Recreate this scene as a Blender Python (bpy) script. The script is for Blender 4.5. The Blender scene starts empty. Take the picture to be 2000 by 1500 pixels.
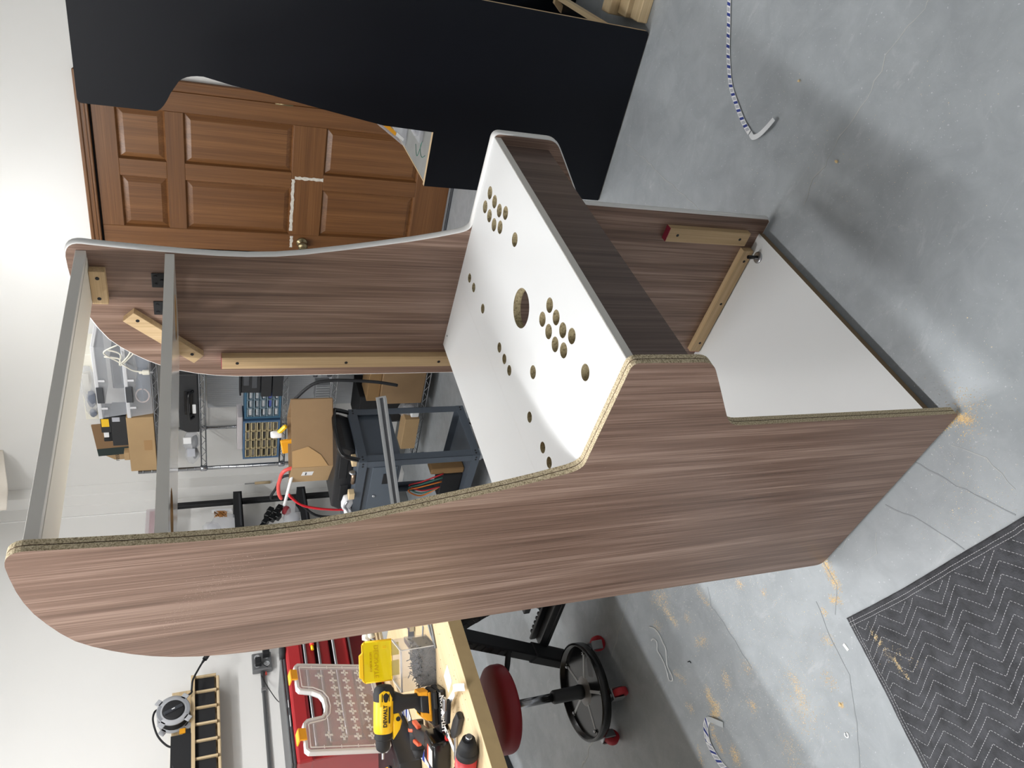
import bpy, bmesh, math, random
from mathutils import Vector, Matrix
random.seed(7)
SC = bpy.context.scene
COL = SC.collection
R = math.radians

# ------------------------------------------------------------------ camera, world, exposure, lights
cam_d = bpy.data.cameras.new('camera')
cam = bpy.data.objects.new('camera', cam_d)
COL.objects.link(cam)
RT = Vector((0.60746616, -0.79404877, -0.02171239))      # towards the left edge of the turned picture
DN = Vector((-0.31652548, -0.21689868, -0.92345362))     # downwards in the room
FW = Vector((0.72855782, 0.56783935, -0.38309527))       # viewing direction
m = Matrix((DN, RT, -FW)).transposed().to_4x4()          # the phone is held on its side: picture right = down
m.translation = Vector((-0.77475448, -0.70858122, 1.44045318))
cam.matrix_world = m
cam_d.sensor_fit = 'HORIZONTAL'
cam_d.sensor_width = 36.0
cam_d.lens = 36.0 * 1436.7 / 2000.0
cam_d.clip_start = 0.02
cam_d.clip_end = 60
SC.camera = cam
SC.view_settings.view_transform = 'Standard'
SC.view_settings.look = 'None'
SC.view_settings.gamma = 1.0
SC.view_settings.use_curve_mapping = False
SC.view_settings.exposure = 0.10
world = bpy.data.worlds.new('world')
SC.world = world
world.use_nodes = True
world.node_tree.nodes['Background'].inputs[0].default_value = (0.80, 0.86, 1.0, 1)
world.node_tree.nodes['Background'].inputs[1].default_value = 0.30
LIGHTS = [(-0.92, 0.36, 80, 'nearest strip light on the ceiling, over the left side of the cabinet'), (0.85, 1.60, 80, 'ceiling strip light right behind the walnut cabinet'), (-2.40, 0.95, 58, 'ceiling strip light at the far left side of the room'), (2.50, 1.45, 25, 'ceiling strip light in front of the wire rack and door'), (-0.2, -2.6, 10, 'added fill light at the right side of the room behind the viewer')]  # last entry is an invented fill lamp brightening the front-facing surfaces
CEIL = 2.80

# ------------------------------------------------------------------ materials
def lin(c):
    def f(v):
        v /= 255.0
        return v / 12.92 if v <= 0.04045 else ((v + 0.055) / 1.055) ** 2.4
    return (f(c[0]), f(c[1]), f(c[2]), 1.0)
MATS = {}
def mat(name, rgb, rough=0.5, metal=0.0, var=0.0, vscale=8.0, bump=0.0, bscale=60.0, alpha=1.0, emit=0.0, spec=0.5, coat=0.0):
    if name in MATS: return MATS[name]
    M = bpy.data.materials.new(name); M.use_nodes = True
    nt = M.node_tree; b = nt.nodes['Principled BSDF']
    c = lin(rgb)
    b.inputs['Base Color'].default_value = c
    b.inputs['Roughness'].default_value = rough
    b.inputs['Metallic'].default_value = metal
    b.inputs['Specular IOR Level'].default_value = spec
    if coat: b.inputs['Coat Weight'].default_value = coat
    if emit:
        b.inputs['Emission Color'].default_value = c; b.inputs['Emission Strength'].default_value = emit
    tc = nt.nodes.new('ShaderNodeTexCoord')
    if var:
        n = nt.nodes.new('ShaderNodeTexNoise'); n.inputs['Scale'].default_value = vscale; n.inputs['Detail'].default_value = 6
        nt.links.new(tc.outputs['Object'], n.inputs['Vector'])
        r = nt.nodes.new('ShaderNodeValToRGB')
        r.color_ramp.elements[0].position = 0.3; r.color_ramp.elements[1].position = 0.7
        r.color_ramp.elements[0].color = tuple(max(0, x * (1 - var)) for x in c[:3]) + (1,)
        r.color_ramp.elements[1].color = tuple(min(1, x * (1 + var)) for x in c[:3]) + (1,)
        nt.links.new(n.outputs['Fac'], r.inputs['Fac']); nt.links.new(r.outputs['Color'], b.inputs['Base Color'])
    if bump:
        n2 = nt.nodes.new('ShaderNodeTexNoise'); n2.inputs['Scale'].default_value = bscale; n2.inputs['Detail'].default_value = 4
        nt.links.new(tc.outputs['Object'], n2.inputs['Vector'])
        bp = nt.nodes.new('ShaderNodeBump'); bp.inputs['Strength'].default_value = bump; bp.inputs['Distance'].default_value = 0.004
        nt.links.new(n2.outputs['Fac'], bp.inputs['Height']); nt.links.new(bp.outputs['Normal'], b.inputs['Normal'])
    if alpha < 1.0: b.inputs['Alpha'].default_value = alpha
    MATS[name] = M
    return M
def wood(name, dark, mid, light, along='z', fine=220.0, coarse=9.0, rough=0.45, stretch=0.05, contrast=1.0, wave=0.0, spec=0.5):
    """streaky grain running along one axis of the object"""
    if name in MATS: return MATS[name]
    M = bpy.data.materials.new(name); M.use_nodes = True
    nt = M.node_tree; N = nt.nodes; L = nt.links; b = N['Principled BSDF']
    b.inputs['Roughness'].default_value = rough
    b.inputs['Specular IOR Level'].default_value = spec
    tc = N.new('ShaderNodeTexCoord')
    def layer(scale, st, detail, dist=0.0):
        mp = N.new('ShaderNodeMapping')
        s = [scale] * 3; s['xyz'.index(along)] = scale * st
        mp.inputs['Scale'].default_value = s
        L.new(tc.outputs['Object'], mp.inputs['Vector'])
        n = N.new('ShaderNodeTexNoise'); n.inputs['Scale'].default_value = 1.0; n.inputs['Detail'].default_value = detail
        n.inputs['Distortion'].default_value = dist
        L.new(mp.outputs['Vector'], n.inputs['Vector'])
        return n.outputs['Fac']
    a = layer(fine, stretch * 0.25, 3)
    c = layer(coarse, stretch * 1.1, 5, 0.5)
    d = layer(coarse * 5, stretch * 0.5, 4, 0.25)
    def mix(x, y, f):
        mx = N.new('ShaderNodeMix'); mx.data_type = 'FLOAT'; mx.inputs[0].default_value = f
        L.new(x, mx.inputs[2]); L.new(y, mx.inputs[3]); return mx.outputs[0]
    v = mix(mix(c, d, 0.55), a, 0.36)
    r = N.new('ShaderNodeValToRGB')
    w = 0.16 / contrast
    r.color_ramp.elements[0].position = 0.5 - w; r.color_ramp.elements[0].color = lin(dark)
    r.color_ramp.elements[1].position = 0.5 + w; r.color_ramp.elements[1].color = lin(light)
    e = r.color_ramp.elements.new(0.5); e.color = lin(mid)
    L.new(v, r.inputs['Fac']); L.new(r.outputs['Color'], b.inputs['Base Color'])
    bp = N.new('ShaderNodeBump'); bp.inputs['Strength'].default_value = 0.12; bp.inputs['Distance'].default_value = 0.001
    L.new(a, bp.inputs['Height']); L.new(bp.outputs['Normal'], b.inputs['Normal'])
    MATS[name] = M
    return M
def chip(name, dark, mid, light, scale=420):
    M = bpy.data.materials.new(name); M.use_nodes = True
    nt = M.node_tree; N = nt.nodes; L = nt.links; b = N['Principled BSDF']; b.inputs['Roughness'].default_value = 0.9
    tc = N.new('ShaderNodeTexCoord')
    n = N.new('ShaderNodeTexNoise'); n.inputs['Scale'].default_value = scale; n.inputs['Detail'].default_value = 3; n.inputs['Roughness'].default_value = 0.7
    L.new(tc.outputs['Object'], n.inputs['Vector'])
    r = N.new('ShaderNodeValToRGB'); r.color_ramp.elements[0].position = 0.34; r.color_ramp.elements[0].color = lin(dark)
    r.color_ramp.elements[1].position = 0.62; r.color_ramp.elements[1].color = lin(light)
    e = r.color_ramp.elements.new(0.46); e.color = lin(mid)
    L.new(n.outputs['Fac'], r.inputs['Fac']); L.new(r.outputs['Color'], b.inputs['Base Color'])
    MATS[name] = M; return M
def clear(name, rgb, opac=0.25, rough=0.15):
    """thin clear plastic: part see-through, part glossy tint"""
    if name in MATS: return MATS[name]
    M = bpy.data.materials.new(name); M.use_nodes = True
    nt = M.node_tree; N = nt.nodes; L = nt.links; b = N['Principled BSDF']
    b.inputs['Base Color'].default_value = lin(rgb); b.inputs['Roughness'].default_value = rough
    t = N.new('ShaderNodeBsdfTransparent'); t.inputs[0].default_value = (0.97, 0.97, 0.98, 1)
    mx = N.new('ShaderNodeMixShader'); mx.inputs[0].default_value = opac
    L.new(t.outputs[0], mx.inputs[1]); L.new(b.outputs[0], mx.inputs[2]); L.new(mx.outputs[0], N['Material Output'].inputs[0])
    MATS[name] = M; return M

WALNUT = wood('walnut_laminate', (88, 66, 54), (127, 101, 87), (168, 142, 127), 'z', fine=330, coarse=12, rough=0.40, contrast=1.1)
WALNUT_SHADED = wood('walnut_laminate_shaded', (70, 54, 47), (94, 76, 68), (118, 100, 92), 'z', fine=330, coarse=12, rough=0.45, contrast=1.1)  # same walnut toned down: shade on the apron painted into the colour
OAK = {a: wood('oak_' + a, (172, 144, 106), (196, 168, 128), (212, 187, 150), a, fine=300, coarse=14, rough=0.6, contrast=0.9) for a in 'xyz'}
PINE = {a: wood('pine_' + a, (192, 166, 126), (212, 188, 148), (224, 204, 170), a, fine=160, coarse=6, rough=0.6, contrast=0.8) for a in 'xyz'}
DOORW = {a: wood('door_wood_' + a, (88, 54, 27), (116, 76, 41), (142, 98, 58), a, fine=200, coarse=5, rough=0.38, contrast=0.9) for a in 'yz'}
CHIP = chip('chipboard', (116, 101, 78), (188, 171, 138), (226, 212, 182))
CHIPH = chip('chipboard_hole', (120, 108, 80), (164, 150, 116), (184, 170, 136), 200)
GROOVE = mat('groove_dark', (38, 32, 26), 0.9)
WHITE = mat('white_melamine', (226, 227, 227), 0.28, bump=0.01, bscale=30)
WEDGE = mat('white_edge_band', (226, 222, 216), 0.4)
TMOLD = mat('white_t_molding', (238, 237, 235), 0.35)
WALL = mat('wall_paint', (240, 239, 236), 0.85, var=0.012, vscale=1.5, bump=0.05, bscale=140)
CEILM = mat('ceiling_paint', (240, 240, 238), 0.9)
REDP = mat('red_marking_paint', (150, 40, 62), 0.6)
SCREW = mat('screw_black', (44, 44, 46), 0.4, 0.6)
STEEL = mat('zinc_steel', (176, 178, 182), 0.32, 0.9)
CHROME = mat('chrome_wire', (168, 170, 174), 0.22, 1.0)
BLK = mat('black_plastic', (30, 31, 34), 0.45, var=0.06)
BLKM = mat('black_matte', (24, 25, 28), 0.7)
BLKG = mat('black_gloss', (18, 18, 20), 0.22)
CABBLK = mat('black_cabinet_laminate', (5, 9, 19), 0.45, var=0.10, vscale=3.0, bump=0.03, bscale=200, spec=0.3)
CARTG = mat('cart_blue_grey', (74, 82, 92), 0.5, var=0.06, vscale=6)
DGREY = mat('dark_grey', (66, 68, 72), 0.55)
MGREY = mat('mid_grey', (128, 130, 132), 0.5)
LGREY = mat('light_grey', (190, 192, 194), 0.5)
CARD = mat('cardboard', (180, 150, 110), 0.85, var=0.06, vscale=5, bump=0.05, bscale=90)
CARD2 = mat('cardboard_brown', (148, 120, 88), 0.85, var=0.08, vscale=6, bump=0.08, bscale=60)
CARDT = mat('cardboard_tape', (170, 132, 86), 0.4)
CARDD = mat('cardboard_dark_side', (140, 110, 72), 0.85)
RED = mat('red_enamel', (158, 38, 42), 0.35, var=0.05, coat=0.2)
REDD = mat('red_dark_drawer', (110, 22, 30), 0.45)
REDV = mat('red_vinyl', (142, 24, 34), 0.5, var=0.05, vscale=10, bump=0.04, bscale=80)
REDB = mat('red_bright_plastic', (216, 52, 48), 0.4)
REDW = mat('red_wheel', (176, 36, 48), 0.5)
YEL = mat('yellow_plastic', (245, 196, 24), 0.4)
YELD = mat('yellow_orange', (240, 166, 30), 0.45)
YELC = clear('yellow_clear', (240, 214, 10), 0.82, 0.3)
CLRB = clear('clear_box', (226, 230, 236), 0.12)
CLR = clear('clear_plastic', (226, 230, 236), 0.30)
CLR2 = clear('cloudy_plastic', (222, 214, 216), 0.52, 0.3)
CLRW = clear('clear_edge', (238, 238, 240), 0.75, 0.3)
BAGM = clear('clear_bag', (226, 228, 232), 0.30, 0.2)
BLUE = mat('blue_steel', (48, 90, 116), 0.45, var=0.05)
BLUEP = mat('blue_print', (44, 62, 140), 0.6)
PAPER = mat('white_paper', (240, 240, 240), 0.7)
PAPERG = mat('paper_print_grey', (186, 188, 196), 0.7)
CREAM = mat('cream_plastic', (214, 202, 172), 0.5)
IVORY = mat('ivory_card', (226, 222, 208), 0.7)
BRASS = mat('aged_nickel', (150, 136, 104), 0.32, 0.9)
ORANGE = mat('orange_plastic', (232, 96, 62), 0.45)
ALU = mat('aluminium', (196, 198, 200), 0.3, 0.95)
GREENM = mat('dark_green_print', (28, 44, 42), 0.6)
CLOTHM = mat('beige_cloth', (228, 220, 208), 0.95, var=0.03, vscale=6, bump=0.1, bscale=300)

# ------------------------------------------------------------------ mesh building helpers
def wm(o):
    M = o.matrix_basis.copy()
    return wm(o.parent) @ M if o.parent else M
class MB:
    def __init__(s): s.bm = bmesh.new(); s.mi = 0
    def _tag(s, verts):
        fs = set()
        for v in verts:
            for f in v.link_faces: fs.add(f)
        for f in fs: f.material_index = s.mi
        return fs
    def box(s, a, b, bev=0.0, seg=1, M=None):
        cx = [(a[i] + b[i]) / 2 for i in range(3)]; d = [abs(b[i] - a[i]) for i in range(3)]
        T = Matrix.Translation(cx) @ Matrix.Diagonal((d[0], d[1], d[2], 1))
        tmp = bmesh.new(); bmesh.ops.create_cube(tmp, size=1.0, matrix=T)
        if bev: bmesh.ops.bevel(tmp, geom=tmp.edges[:], offset=min(bev, min(d) * 0.49), segments=seg, affect='EDGES', profile=0.5)
        if M is not None: bmesh.ops.transform(tmp, matrix=M, verts=tmp.verts)
        s.merge(tmp); return s
    def merge(s, tmp):
        mp = {}
        for v in tmp.verts: mp[v] = s.bm.verts.new(v.co)
        for f in tmp.faces:
            try:
                nf = s.bm.faces.new([mp[v] for v in f.verts]); nf.material_index = s.mi; nf.smooth = f.smooth
            except ValueError: pass
        tmp.free()
    def quad(s, pts):
        f = s.bm.faces.new([s.bm.verts.new(p) for p in pts]); f.material_index = s.mi; return f
    def cyl(s, p0, p1, r0, r1=None, n=20, caps=True, smooth=True):
        r1 = r0 if r1 is None else r1
        p0 = Vector(p0); p1 = Vector(p1); ax = (p1 - p0).normalized()
        u = ax.orthogonal().normalized(); w = ax.cross(u)
        A = []; B = []
        for i in range(n):
            t = 2 * math.pi * i / n; d = u * math.cos(t) + w * math.sin(t)
            A.append(s.bm.verts.new(p0 + d * r0)); B.append(s.bm.verts.new(p1 + d * r1))
        for i in range(n):
            f = s.bm.faces.new((A[i], A[(i + 1) % n], B[(i + 1) % n], B[i])); f.material_index = s.mi; f.smooth = smooth
        if caps:
            for c in (A[::-1], B):
                f = s.bm.faces.new(c); f.material_index = s.mi
        return s
    def lathe(s, prof, o=(0, 0, 0), ax='z', n=32):
        """prof: list of (radius, height) turned about an axis through o"""
        o = Vector(o)
        def P(r, h, t):
            a, b = r * math.cos(t), r * math.sin(t)
            return o + (Vector((a, b, h)) if ax == 'z' else Vector((h, a, b)) if ax == 'x' else Vector((b, h, a)))
        rings = [[s.bm.verts.new(P(r, h, 2 * math.pi * i / n)) for i in range(n)] for r, h in prof]
        for k in range(len(rings) - 1):
            for i in range(n):
                f = s.bm.faces.new((rings[k][i], rings[k][(i + 1) % n], rings[k + 1][(i + 1) % n], rings[k + 1][i])); f.material_index = s.mi; f.smooth = True
        for c in (rings[0][::-1], rings[-1]):
            f = s.bm.faces.new(c); f.material_index = s.mi
        return s
    def tube(s, path, r, n=8, caps=True, closed=False):
        P = [Vector(p) for p in path]; k = len(P); rings = []
        prev = None
        for i in range(k):
            if closed: t = P[(i + 1) % k] - P[i - 1]
            else: t = (P[min(i + 1, k - 1)] - P[max(i - 1, 0)])
            t.normalize()
            if prev is None: u = t.orthogonal().normalized()
            else:
                u = prev - t * prev.dot(t)
                u = u.normalized() if u.length > 1e-6 else t.orthogonal().normalized()
            prev = u; w = t.cross(u)
            rr = r[i] if isinstance(r, (list, tuple)) else r
            rings.append([s.bm.verts.new(P[i] + (u * math.cos(2 * math.pi * j / n) + w * math.sin(2 * math.pi * j / n)) * rr) for j in range(n)])
        for i in range(k if closed else k - 1):
            A = rings[i]; B = rings[(i + 1) % k]
            for j in range(n):
                f = s.bm.faces.new((A[j], A[(j + 1) % n], B[(j + 1) % n], B[j])); f.material_index = s.mi; f.smooth = True
        if caps and not closed:
            for c in (rings[0][::-1], rings[-1]):
                f = s.bm.faces.new(c); f.material_index = s.mi
        return s
    def prism(s, pts, h0, h1, ax='z', mside=None, mtop=None, bev=0.0, seg=2, M=None):
        """outline in the plane across ax, extruded from h0 to h1"""
        def P(p, h): return Vector((p[0], p[1], h)) if ax == 'z' else Vector((h, p[0], p[1])) if ax == 'x' else Vector((p[0], h, p[1]))
        tmp = bmesh.new()
        A = [tmp.verts.new(P(p, h0)) for p in pts]; B = [tmp.verts.new(P(p, h1)) for p in pts]
        n = len(pts)
        fa = tmp.faces.new(A[::-1]); fb = tmp.faces.new(B); sd = []
        for i in range(n): sd.append(tmp.faces.new((A[i], A[(i + 1) % n], B[(i + 1) % n], B[i])))
        bmesh.ops.recalc_face_normals(tmp, faces=tmp.faces[:])
        if bev:
            bmesh.ops.bevel(tmp, geom=[e for e in tmp.edges if any(f in (fa, fb) for f in e.link_faces)], offset=bev, segments=seg, affect='EDGES', profile=0.5)
        mt = s.mi if mtop is None else mtop; ms = s.mi if mside is None else mside
        if M is not None: bmesh.ops.transform(tmp, matrix=M, verts=tmp.verts)
        axi = 'xyz'.index(ax)
        mp = {v: s.bm.verts.new(v.co) for v in tmp.verts}
        for f in tmp.faces:
            big = len(f.verts) == n and n > 4 or f in (fa, fb) if f.is_valid else False
            nf = s.bm.faces.new([mp[v] for v in f.verts]); nf.material_index = mt if big else ms
        tmp.free(); return s
    def ribbon(s, path, wid, up=(0, 0, 1), th=0.0008, mats=None):
        """flat strip along a path (width across the path, lying with normal up)"""
        P = [Vector(p) for p in path]; k = len(P); up = Vector(up); L = []
        for i in range(k):
            t = (P[min(i + 1, k - 1)] - P[max(i - 1, 0)]).normalized()
            d = up.cross(t)
            d = d.normalized() if d.length > 1e-5 else Vector((1, 0, 0))
            nn = t.cross(d).normalized() * th
            w = wid[i] if isinstance(wid, (list, tuple)) else wid
            L.append([s.bm.verts.new(P[i] + d * w / 2), s.bm.verts.new(P[i] - d * w / 2), s.bm.verts.new(P[i] - d * w / 2 + nn), s.bm.verts.new(P[i] + d * w / 2 + nn)])
        for i in range(k - 1):
            for j in range(4):
                f = s.bm.faces.new((L[i][j], L[i][(j + 1) % 4], L[i + 1][(j + 1) % 4], L[i + 1][j]))
                f.material_index = mats[i % len(mats)] if mats else s.mi
        for c in (L[0][::-1], L[-1]):
            f = s.bm.faces.new(c); f.material_index = s.mi
        return s
    def blob(s, c, r, n=10, jit=0.25, seed=1, flat=1.0):
        rnd = random.Random(seed); tmp = bmesh.new()
        bmesh.ops.create_icosphere(tmp, subdivisions=2, radius=1.0)
        rr = r if isinstance(r, (list, tuple)) else (r, r, r)
        for v in tmp.verts:
            k = 1 + jit * (rnd.random() - 0.5) * 2
            v.co = Vector((c[0] + v.co.x * rr[0] * k, c[1] + v.co.y * rr[1] * k, c[2] + v.co.z * rr[2] * k))
        s.merge(tmp); return s
    def build(s, name, mats, parent=None, world=False, smooth=None, recalc=True):
        if recalc: bmesh.ops.recalc_face_normals(s.bm, faces=s.bm.faces[:])
        me = bpy.data.meshes.new(name)
        if world and parent is not None: bmesh.ops.transform(s.bm, matrix=wm(parent).inverted(), verts=s.bm.verts)
        s.bm.to_mesh(me); s.bm.free()
        for x in (mats if isinstance(mats, (list, tuple)) else [mats]): me.materials.append(x)
        o = bpy.data.objects.new(name, me); COL.objects.link(o)
        if parent is not None: o.parent = parent
        if smooth:
            for p in me.polygons: p.use_smooth = True
            md = o.modifiers.new('auto', 'EDGE_SPLIT'); md.split_angle = R(smooth)
        return o
def thing(name, label, cat, loc=(0, 0, 0), rz=0.0, group=None, rot=None):
    o = bpy.data.objects.new(name, None); COL.objects.link(o); o.empty_display_size = 0.05
    o.location = loc; o.rotation_euler = rot if rot else (0, 0, R(rz))
    o['label'] = label; o['category'] = cat
    if group: o['group'] = group
    return o
def tag(o, label, cat, group=None):
    o['label'] = label; o['category'] = cat
    if group: o['group'] = group
    return o
def struct(o): o['kind'] = 'structure'; return o
def stuff(o): o['kind'] = 'stuff'; return o
def dup(root, loc=None, rot=None, label=None):
    def cp(o, par):
        c = o.copy(); COL.objects.link(c)
        if par: c.parent = par
        for ch in list(o.children): cp(ch, c)
        return c
    r = cp(root, root.parent)
    if loc is not None: r.location = loc
    if rot is not None: r.rotation_euler = rot
    if label: r['label'] = label
    return r
def bez(pts, n=6):
    """smooth path through points (Catmull-Rom)"""
    P = [Vector(p) for p in pts]; out = []
    for i in range(len(P) - 1):
        a = P[max(i - 1, 0)]; b = P[i]; c = P[i + 1]; d = P[min(i + 2, len(P) - 1)]
        for k in range(n):
            t = k / n
            out.append(0.5 * ((2 * b) + (c - a) * t + (2 * a - 5 * b + 4 * c - d) * t * t + (3 * b - a - 3 * c + d) * t ** 3))
    out.append(P[-1]); return out
def text(name, s, size, m, M, parent, ex=0.0006, world=False, align='CENTER', bold=0.0):
    cu = bpy.data.curves.new(name, 'FONT'); cu.body = s; cu.size = size; cu.extrude = ex; cu.align_x = align; cu.align_y = 'CENTER'; cu.offset = bold; cu.resolution_u = 3
    t = bpy.data.objects.new(name + '_src', cu); COL.objects.link(t)
    dg = bpy.context.evaluated_depsgraph_get()
    me = bpy.data.meshes.new_from_object(t.evaluated_get(dg)); me.name = name
    bpy.data.objects.remove(t); bpy.data.curves.remove(cu)
    if world and parent is not None: M = wm(parent).inverted() @ M
    me.transform(M); me.materials.clear(); me.materials.append(m)
    o = bpy.data.objects.new(name, me); COL.objects.link(o)
    if parent is not None: o.parent = parent
    return o
def frame(o, x, y, z=None):
    """matrix with origin o and the given local x and y directions"""
    x = Vector(x).normalized(); y = Vector(y); z = x.cross(y).normalized(); y = z.cross(x).normalized()
    M = Matrix((x, y, z)).transposed().to_4x4(); M.translation = Vector(o); return M
def plate(name, outline, holes, z0, z1, parent, mats):
    """flat board with round holes; mats = [face, outer edge, hole wall]"""
    cu = bpy.data.curves.new(name, 'CURVE'); cu.dimensions = '2D'; cu.fill_mode = 'BOTH'; cu.extrude = (z1 - z0) / 2
    def sp(pts):
        q = cu.splines.new('POLY'); q.points.add(len(pts) - 1)
        for i, p in enumerate(pts): q.points[i].co = (p[0], p[1], 0, 1)
        q.use_cyclic_u = True
    sp(outline)
    for (x, y, r) in holes:
        n = 44 if r > 0.02 else 28
        sp([(x + r * math.cos(2 * math.pi * i / n), y + r * math.sin(2 * math.pi * i / n)) for i in range(n)])
    t = bpy.data.objects.new(name + '_src', cu); COL.objects.link(t)
    dg = bpy.context.evaluated_depsgraph_get()
    me = bpy.data.meshes.new_from_object(t.evaluated_get(dg)); me.name = name
    bpy.data.objects.remove(t); bpy.data.curves.remove(cu)
    me.transform(Matrix.Translation((0, 0, (z0 + z1) / 2)))
    me.materials.clear()
    for x in mats: me.materials.append(x)
    for p in me.polygons:
        p.use_smooth = False
        if abs(p.normal.z) > 0.5: p.material_index = 0; continue
        c = p.center; p.material_index = 1
        for (x, y, r) in holes:
            if math.hypot(c.x - x, c.y - y) < r * 1.05: p.material_index = 2
    o = bpy.data.objects.new(name, me); COL.objects.link(o); o.parent = parent
    return o
def inset(pts, d):
    n = len(pts); out = []
    area = sum(pts[i][0] * pts[(i + 1) % n][1] - pts[(i + 1) % n][0] * pts[i][1] for i in range(n))
    sg = 1 if area > 0 else -1
    for i in range(n):
        a = Vector(pts[i - 1]); b = Vector(pts[i]); c = Vector(pts[(i + 1) % n])
        t = ((b - a).normalized() + (c - b).normalized()).normalized()
        nrm = Vector((-t.y, t.x)) * sg
        out.append((b.x + nrm.x * d, b.y + nrm.y * d))
    return out
# ------------------------------------------------------------------ room shell
XF, YL, XB, YR = 3.44, 3.48, -5.0, -5.5
def floor_material():
    M = bpy.data.materials.new('painted_concrete'); M.use_nodes = True
    nt = M.node_tree; N = nt.nodes; L = nt.links; b = N['Principled BSDF']
    tc = N.new('ShaderNodeTexCoord')
    def noise(sc, det, rough=0.55, dist=0.0, st=(1, 1, 1)):
        mp = N.new('ShaderNodeMapping'); mp.inputs['Scale'].default_value = st
        L.new(tc.outputs['Object'], mp.inputs['Vector'])
        n = N.new('ShaderNodeTexNoise'); n.inputs['Scale'].default_value = sc; n.inputs['Detail'].default_value = det; n.inputs['Roughness'].default_value = rough; n.inputs['Distortion'].default_value = dist
        L.new(mp.outputs['Vector'], n.inputs['Vector']); return n.outputs['Fac']
    def ramp(src, p0, c0, p1, c1):
        r = N.new('ShaderNodeValToRGB'); r.color_ramp.elements[0].position = p0; r.color_ramp.elements[0].color = c0; r.color_ramp.elements[1].position = p1; r.color_ramp.elements[1].color = c1
        L.new(src, r.inputs['Fac']); return r.outputs['Color']
    def mix(f, a, bb, mode='MIX'):
        m_ = N.new('ShaderNodeMix'); m_.data_type = 'RGBA'; m_.blend_type = mode
        if isinstance(f, float): m_.inputs[0].default_value = f
        else: L.new(f, m_.inputs[0])
        L.new(a, m_.inputs[6]); L.new(bb, m_.inputs[7]); return m_.outputs[2]
    base = ramp(noise(2.2, 7), 0.3, lin((154, 159, 163)), 0.72, lin((175, 180, 184)))
    mott = ramp(noise(11, 6, 0.65, 0.6), 0.35, lin((144, 149, 153)), 0.7, lin((182, 187, 191)))
    c = mix(0.4, base, mott)
    # chalky scuffs, drawn out like sweeping marks
    sc = ramp(noise(9, 8, 0.75, 1.5, (1.0, 0.45, 1)), 0.58, (0, 0, 0, 1), 0.78, (0.5, 0.5, 0.5, 1))
    wh = N.new('ShaderNodeRGB'); wh.outputs[0].default_value = lin((214, 216, 218))
    c = mix(sc, c, wh.outputs[0])
    sp = ramp(noise(150, 2, 0.5), 0.68, (0, 0, 0, 1), 0.75, (0.7, 0.7, 0.7, 1))
    c = mix(sp, c, wh.outputs[0])
    L.new(c, b.inputs['Base Color'])
    rr = ramp(noise(6, 5), 0.3, (0.30, 0.30, 0.30, 1), 0.7, (0.52, 0.52, 0.52, 1))
    L.new(rr, b.inputs['Roughness'])
    bp = N.new('ShaderNodeBump'); bp.inputs['Strength'].default_value = 0.15; bp.inputs['Distance'].default_value = 0.003
    L.new(noise(60, 5), bp.inputs['Height']); L.new(bp.outputs['Normal'], b.inputs['Normal'])
    return M
FLOORM = floor_material()
floor = struct(MB().box((XB, YR, -0.1), (XF + 0.2, YL + 0.2, 0)).build('floor', FLOORM))
CRACKD = mat('crack_dark', (150, 154, 157), 0.9); CRACKL = mat('crack_pale', (186, 188, 186), 0.9)
def crack(pts, w, m, jit=0.006, seed=3):
    rnd = random.Random(seed); P = []
    for i in range(len(pts) - 1):
        a, b = pts[i], pts[i + 1]; n = max(2, int(math.dist(a, b) / 0.02))
        for k in range(n):
            t = k / n
            P.append((a[0] + (b[0] - a[0]) * t + rnd.uniform(-jit, jit), a[1] + (b[1] - a[1]) * t + rnd.uniform(-jit, jit), 0.0002))
    P.append((pts[-1][0], pts[-1][1], 0.0002))
    MB().ribbon(P, [w * rnd.uniform(0.5, 1.5) for _ in P], th=0.0006).build('crack', m, floor)
crack([(.575, -.72), (.591, -.619), (.626, -.557), (.62, -.48), (.629, -.419), (.646, -.339), (.647, -.286), (.664, -.225), (.658, -.158)], .0024, CRACKL, seed=1)
crack([(.612, 1.378), (.59, 1.474), (.58, 1.546), (.55, 1.7)], .003, CRACKL, seed=2)
crack([(.33, .98), (.279, 1.012), (.194, 1.004), (.058, 1.006)], .002, CRACKD, .003, 4)
crack([(.10, .535), (.0, .556), (-.04, .62)], .0022, CRACKD, .002, 5)
crack([(.018, .644), (-.059, .678), (-.158, .704), (-.253, .795), (-.309, .858), (-.36, .93)], .0025, CRACKD, .002, 6)
crack([(.46, 1.95), (.435, 2.122), (.429, 2.211), (.426, 2.317), (.40, 2.5)], .006, CRACKL, .01, 7)
crack([(1.60, .031), (1.438, .031), (1.283, .039), (1.086, .037), (.95, .05)], .0022, CRACKL, .003, 8)
crack([(.02, .29), (-.07, .25), (-.17, .225)], .0022, CRACKD, .002, 9)
crack([(.03, .16), (-.08, .13), (-.2, .09)], .0022, CRACKD, .002, 10)
crack([(-.02, .07), (-.09, .04), (-.17, .05)], .0015, CRACKL, .003, 11)
crack([(.07, .50), (.045, .47), (.05, .43)], .0014, CRACKL, .003, 12)
crack([(.0, .36), (-.03, .40), (-.02, .44)], .0014, CRACKL, .003, 13)

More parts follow.
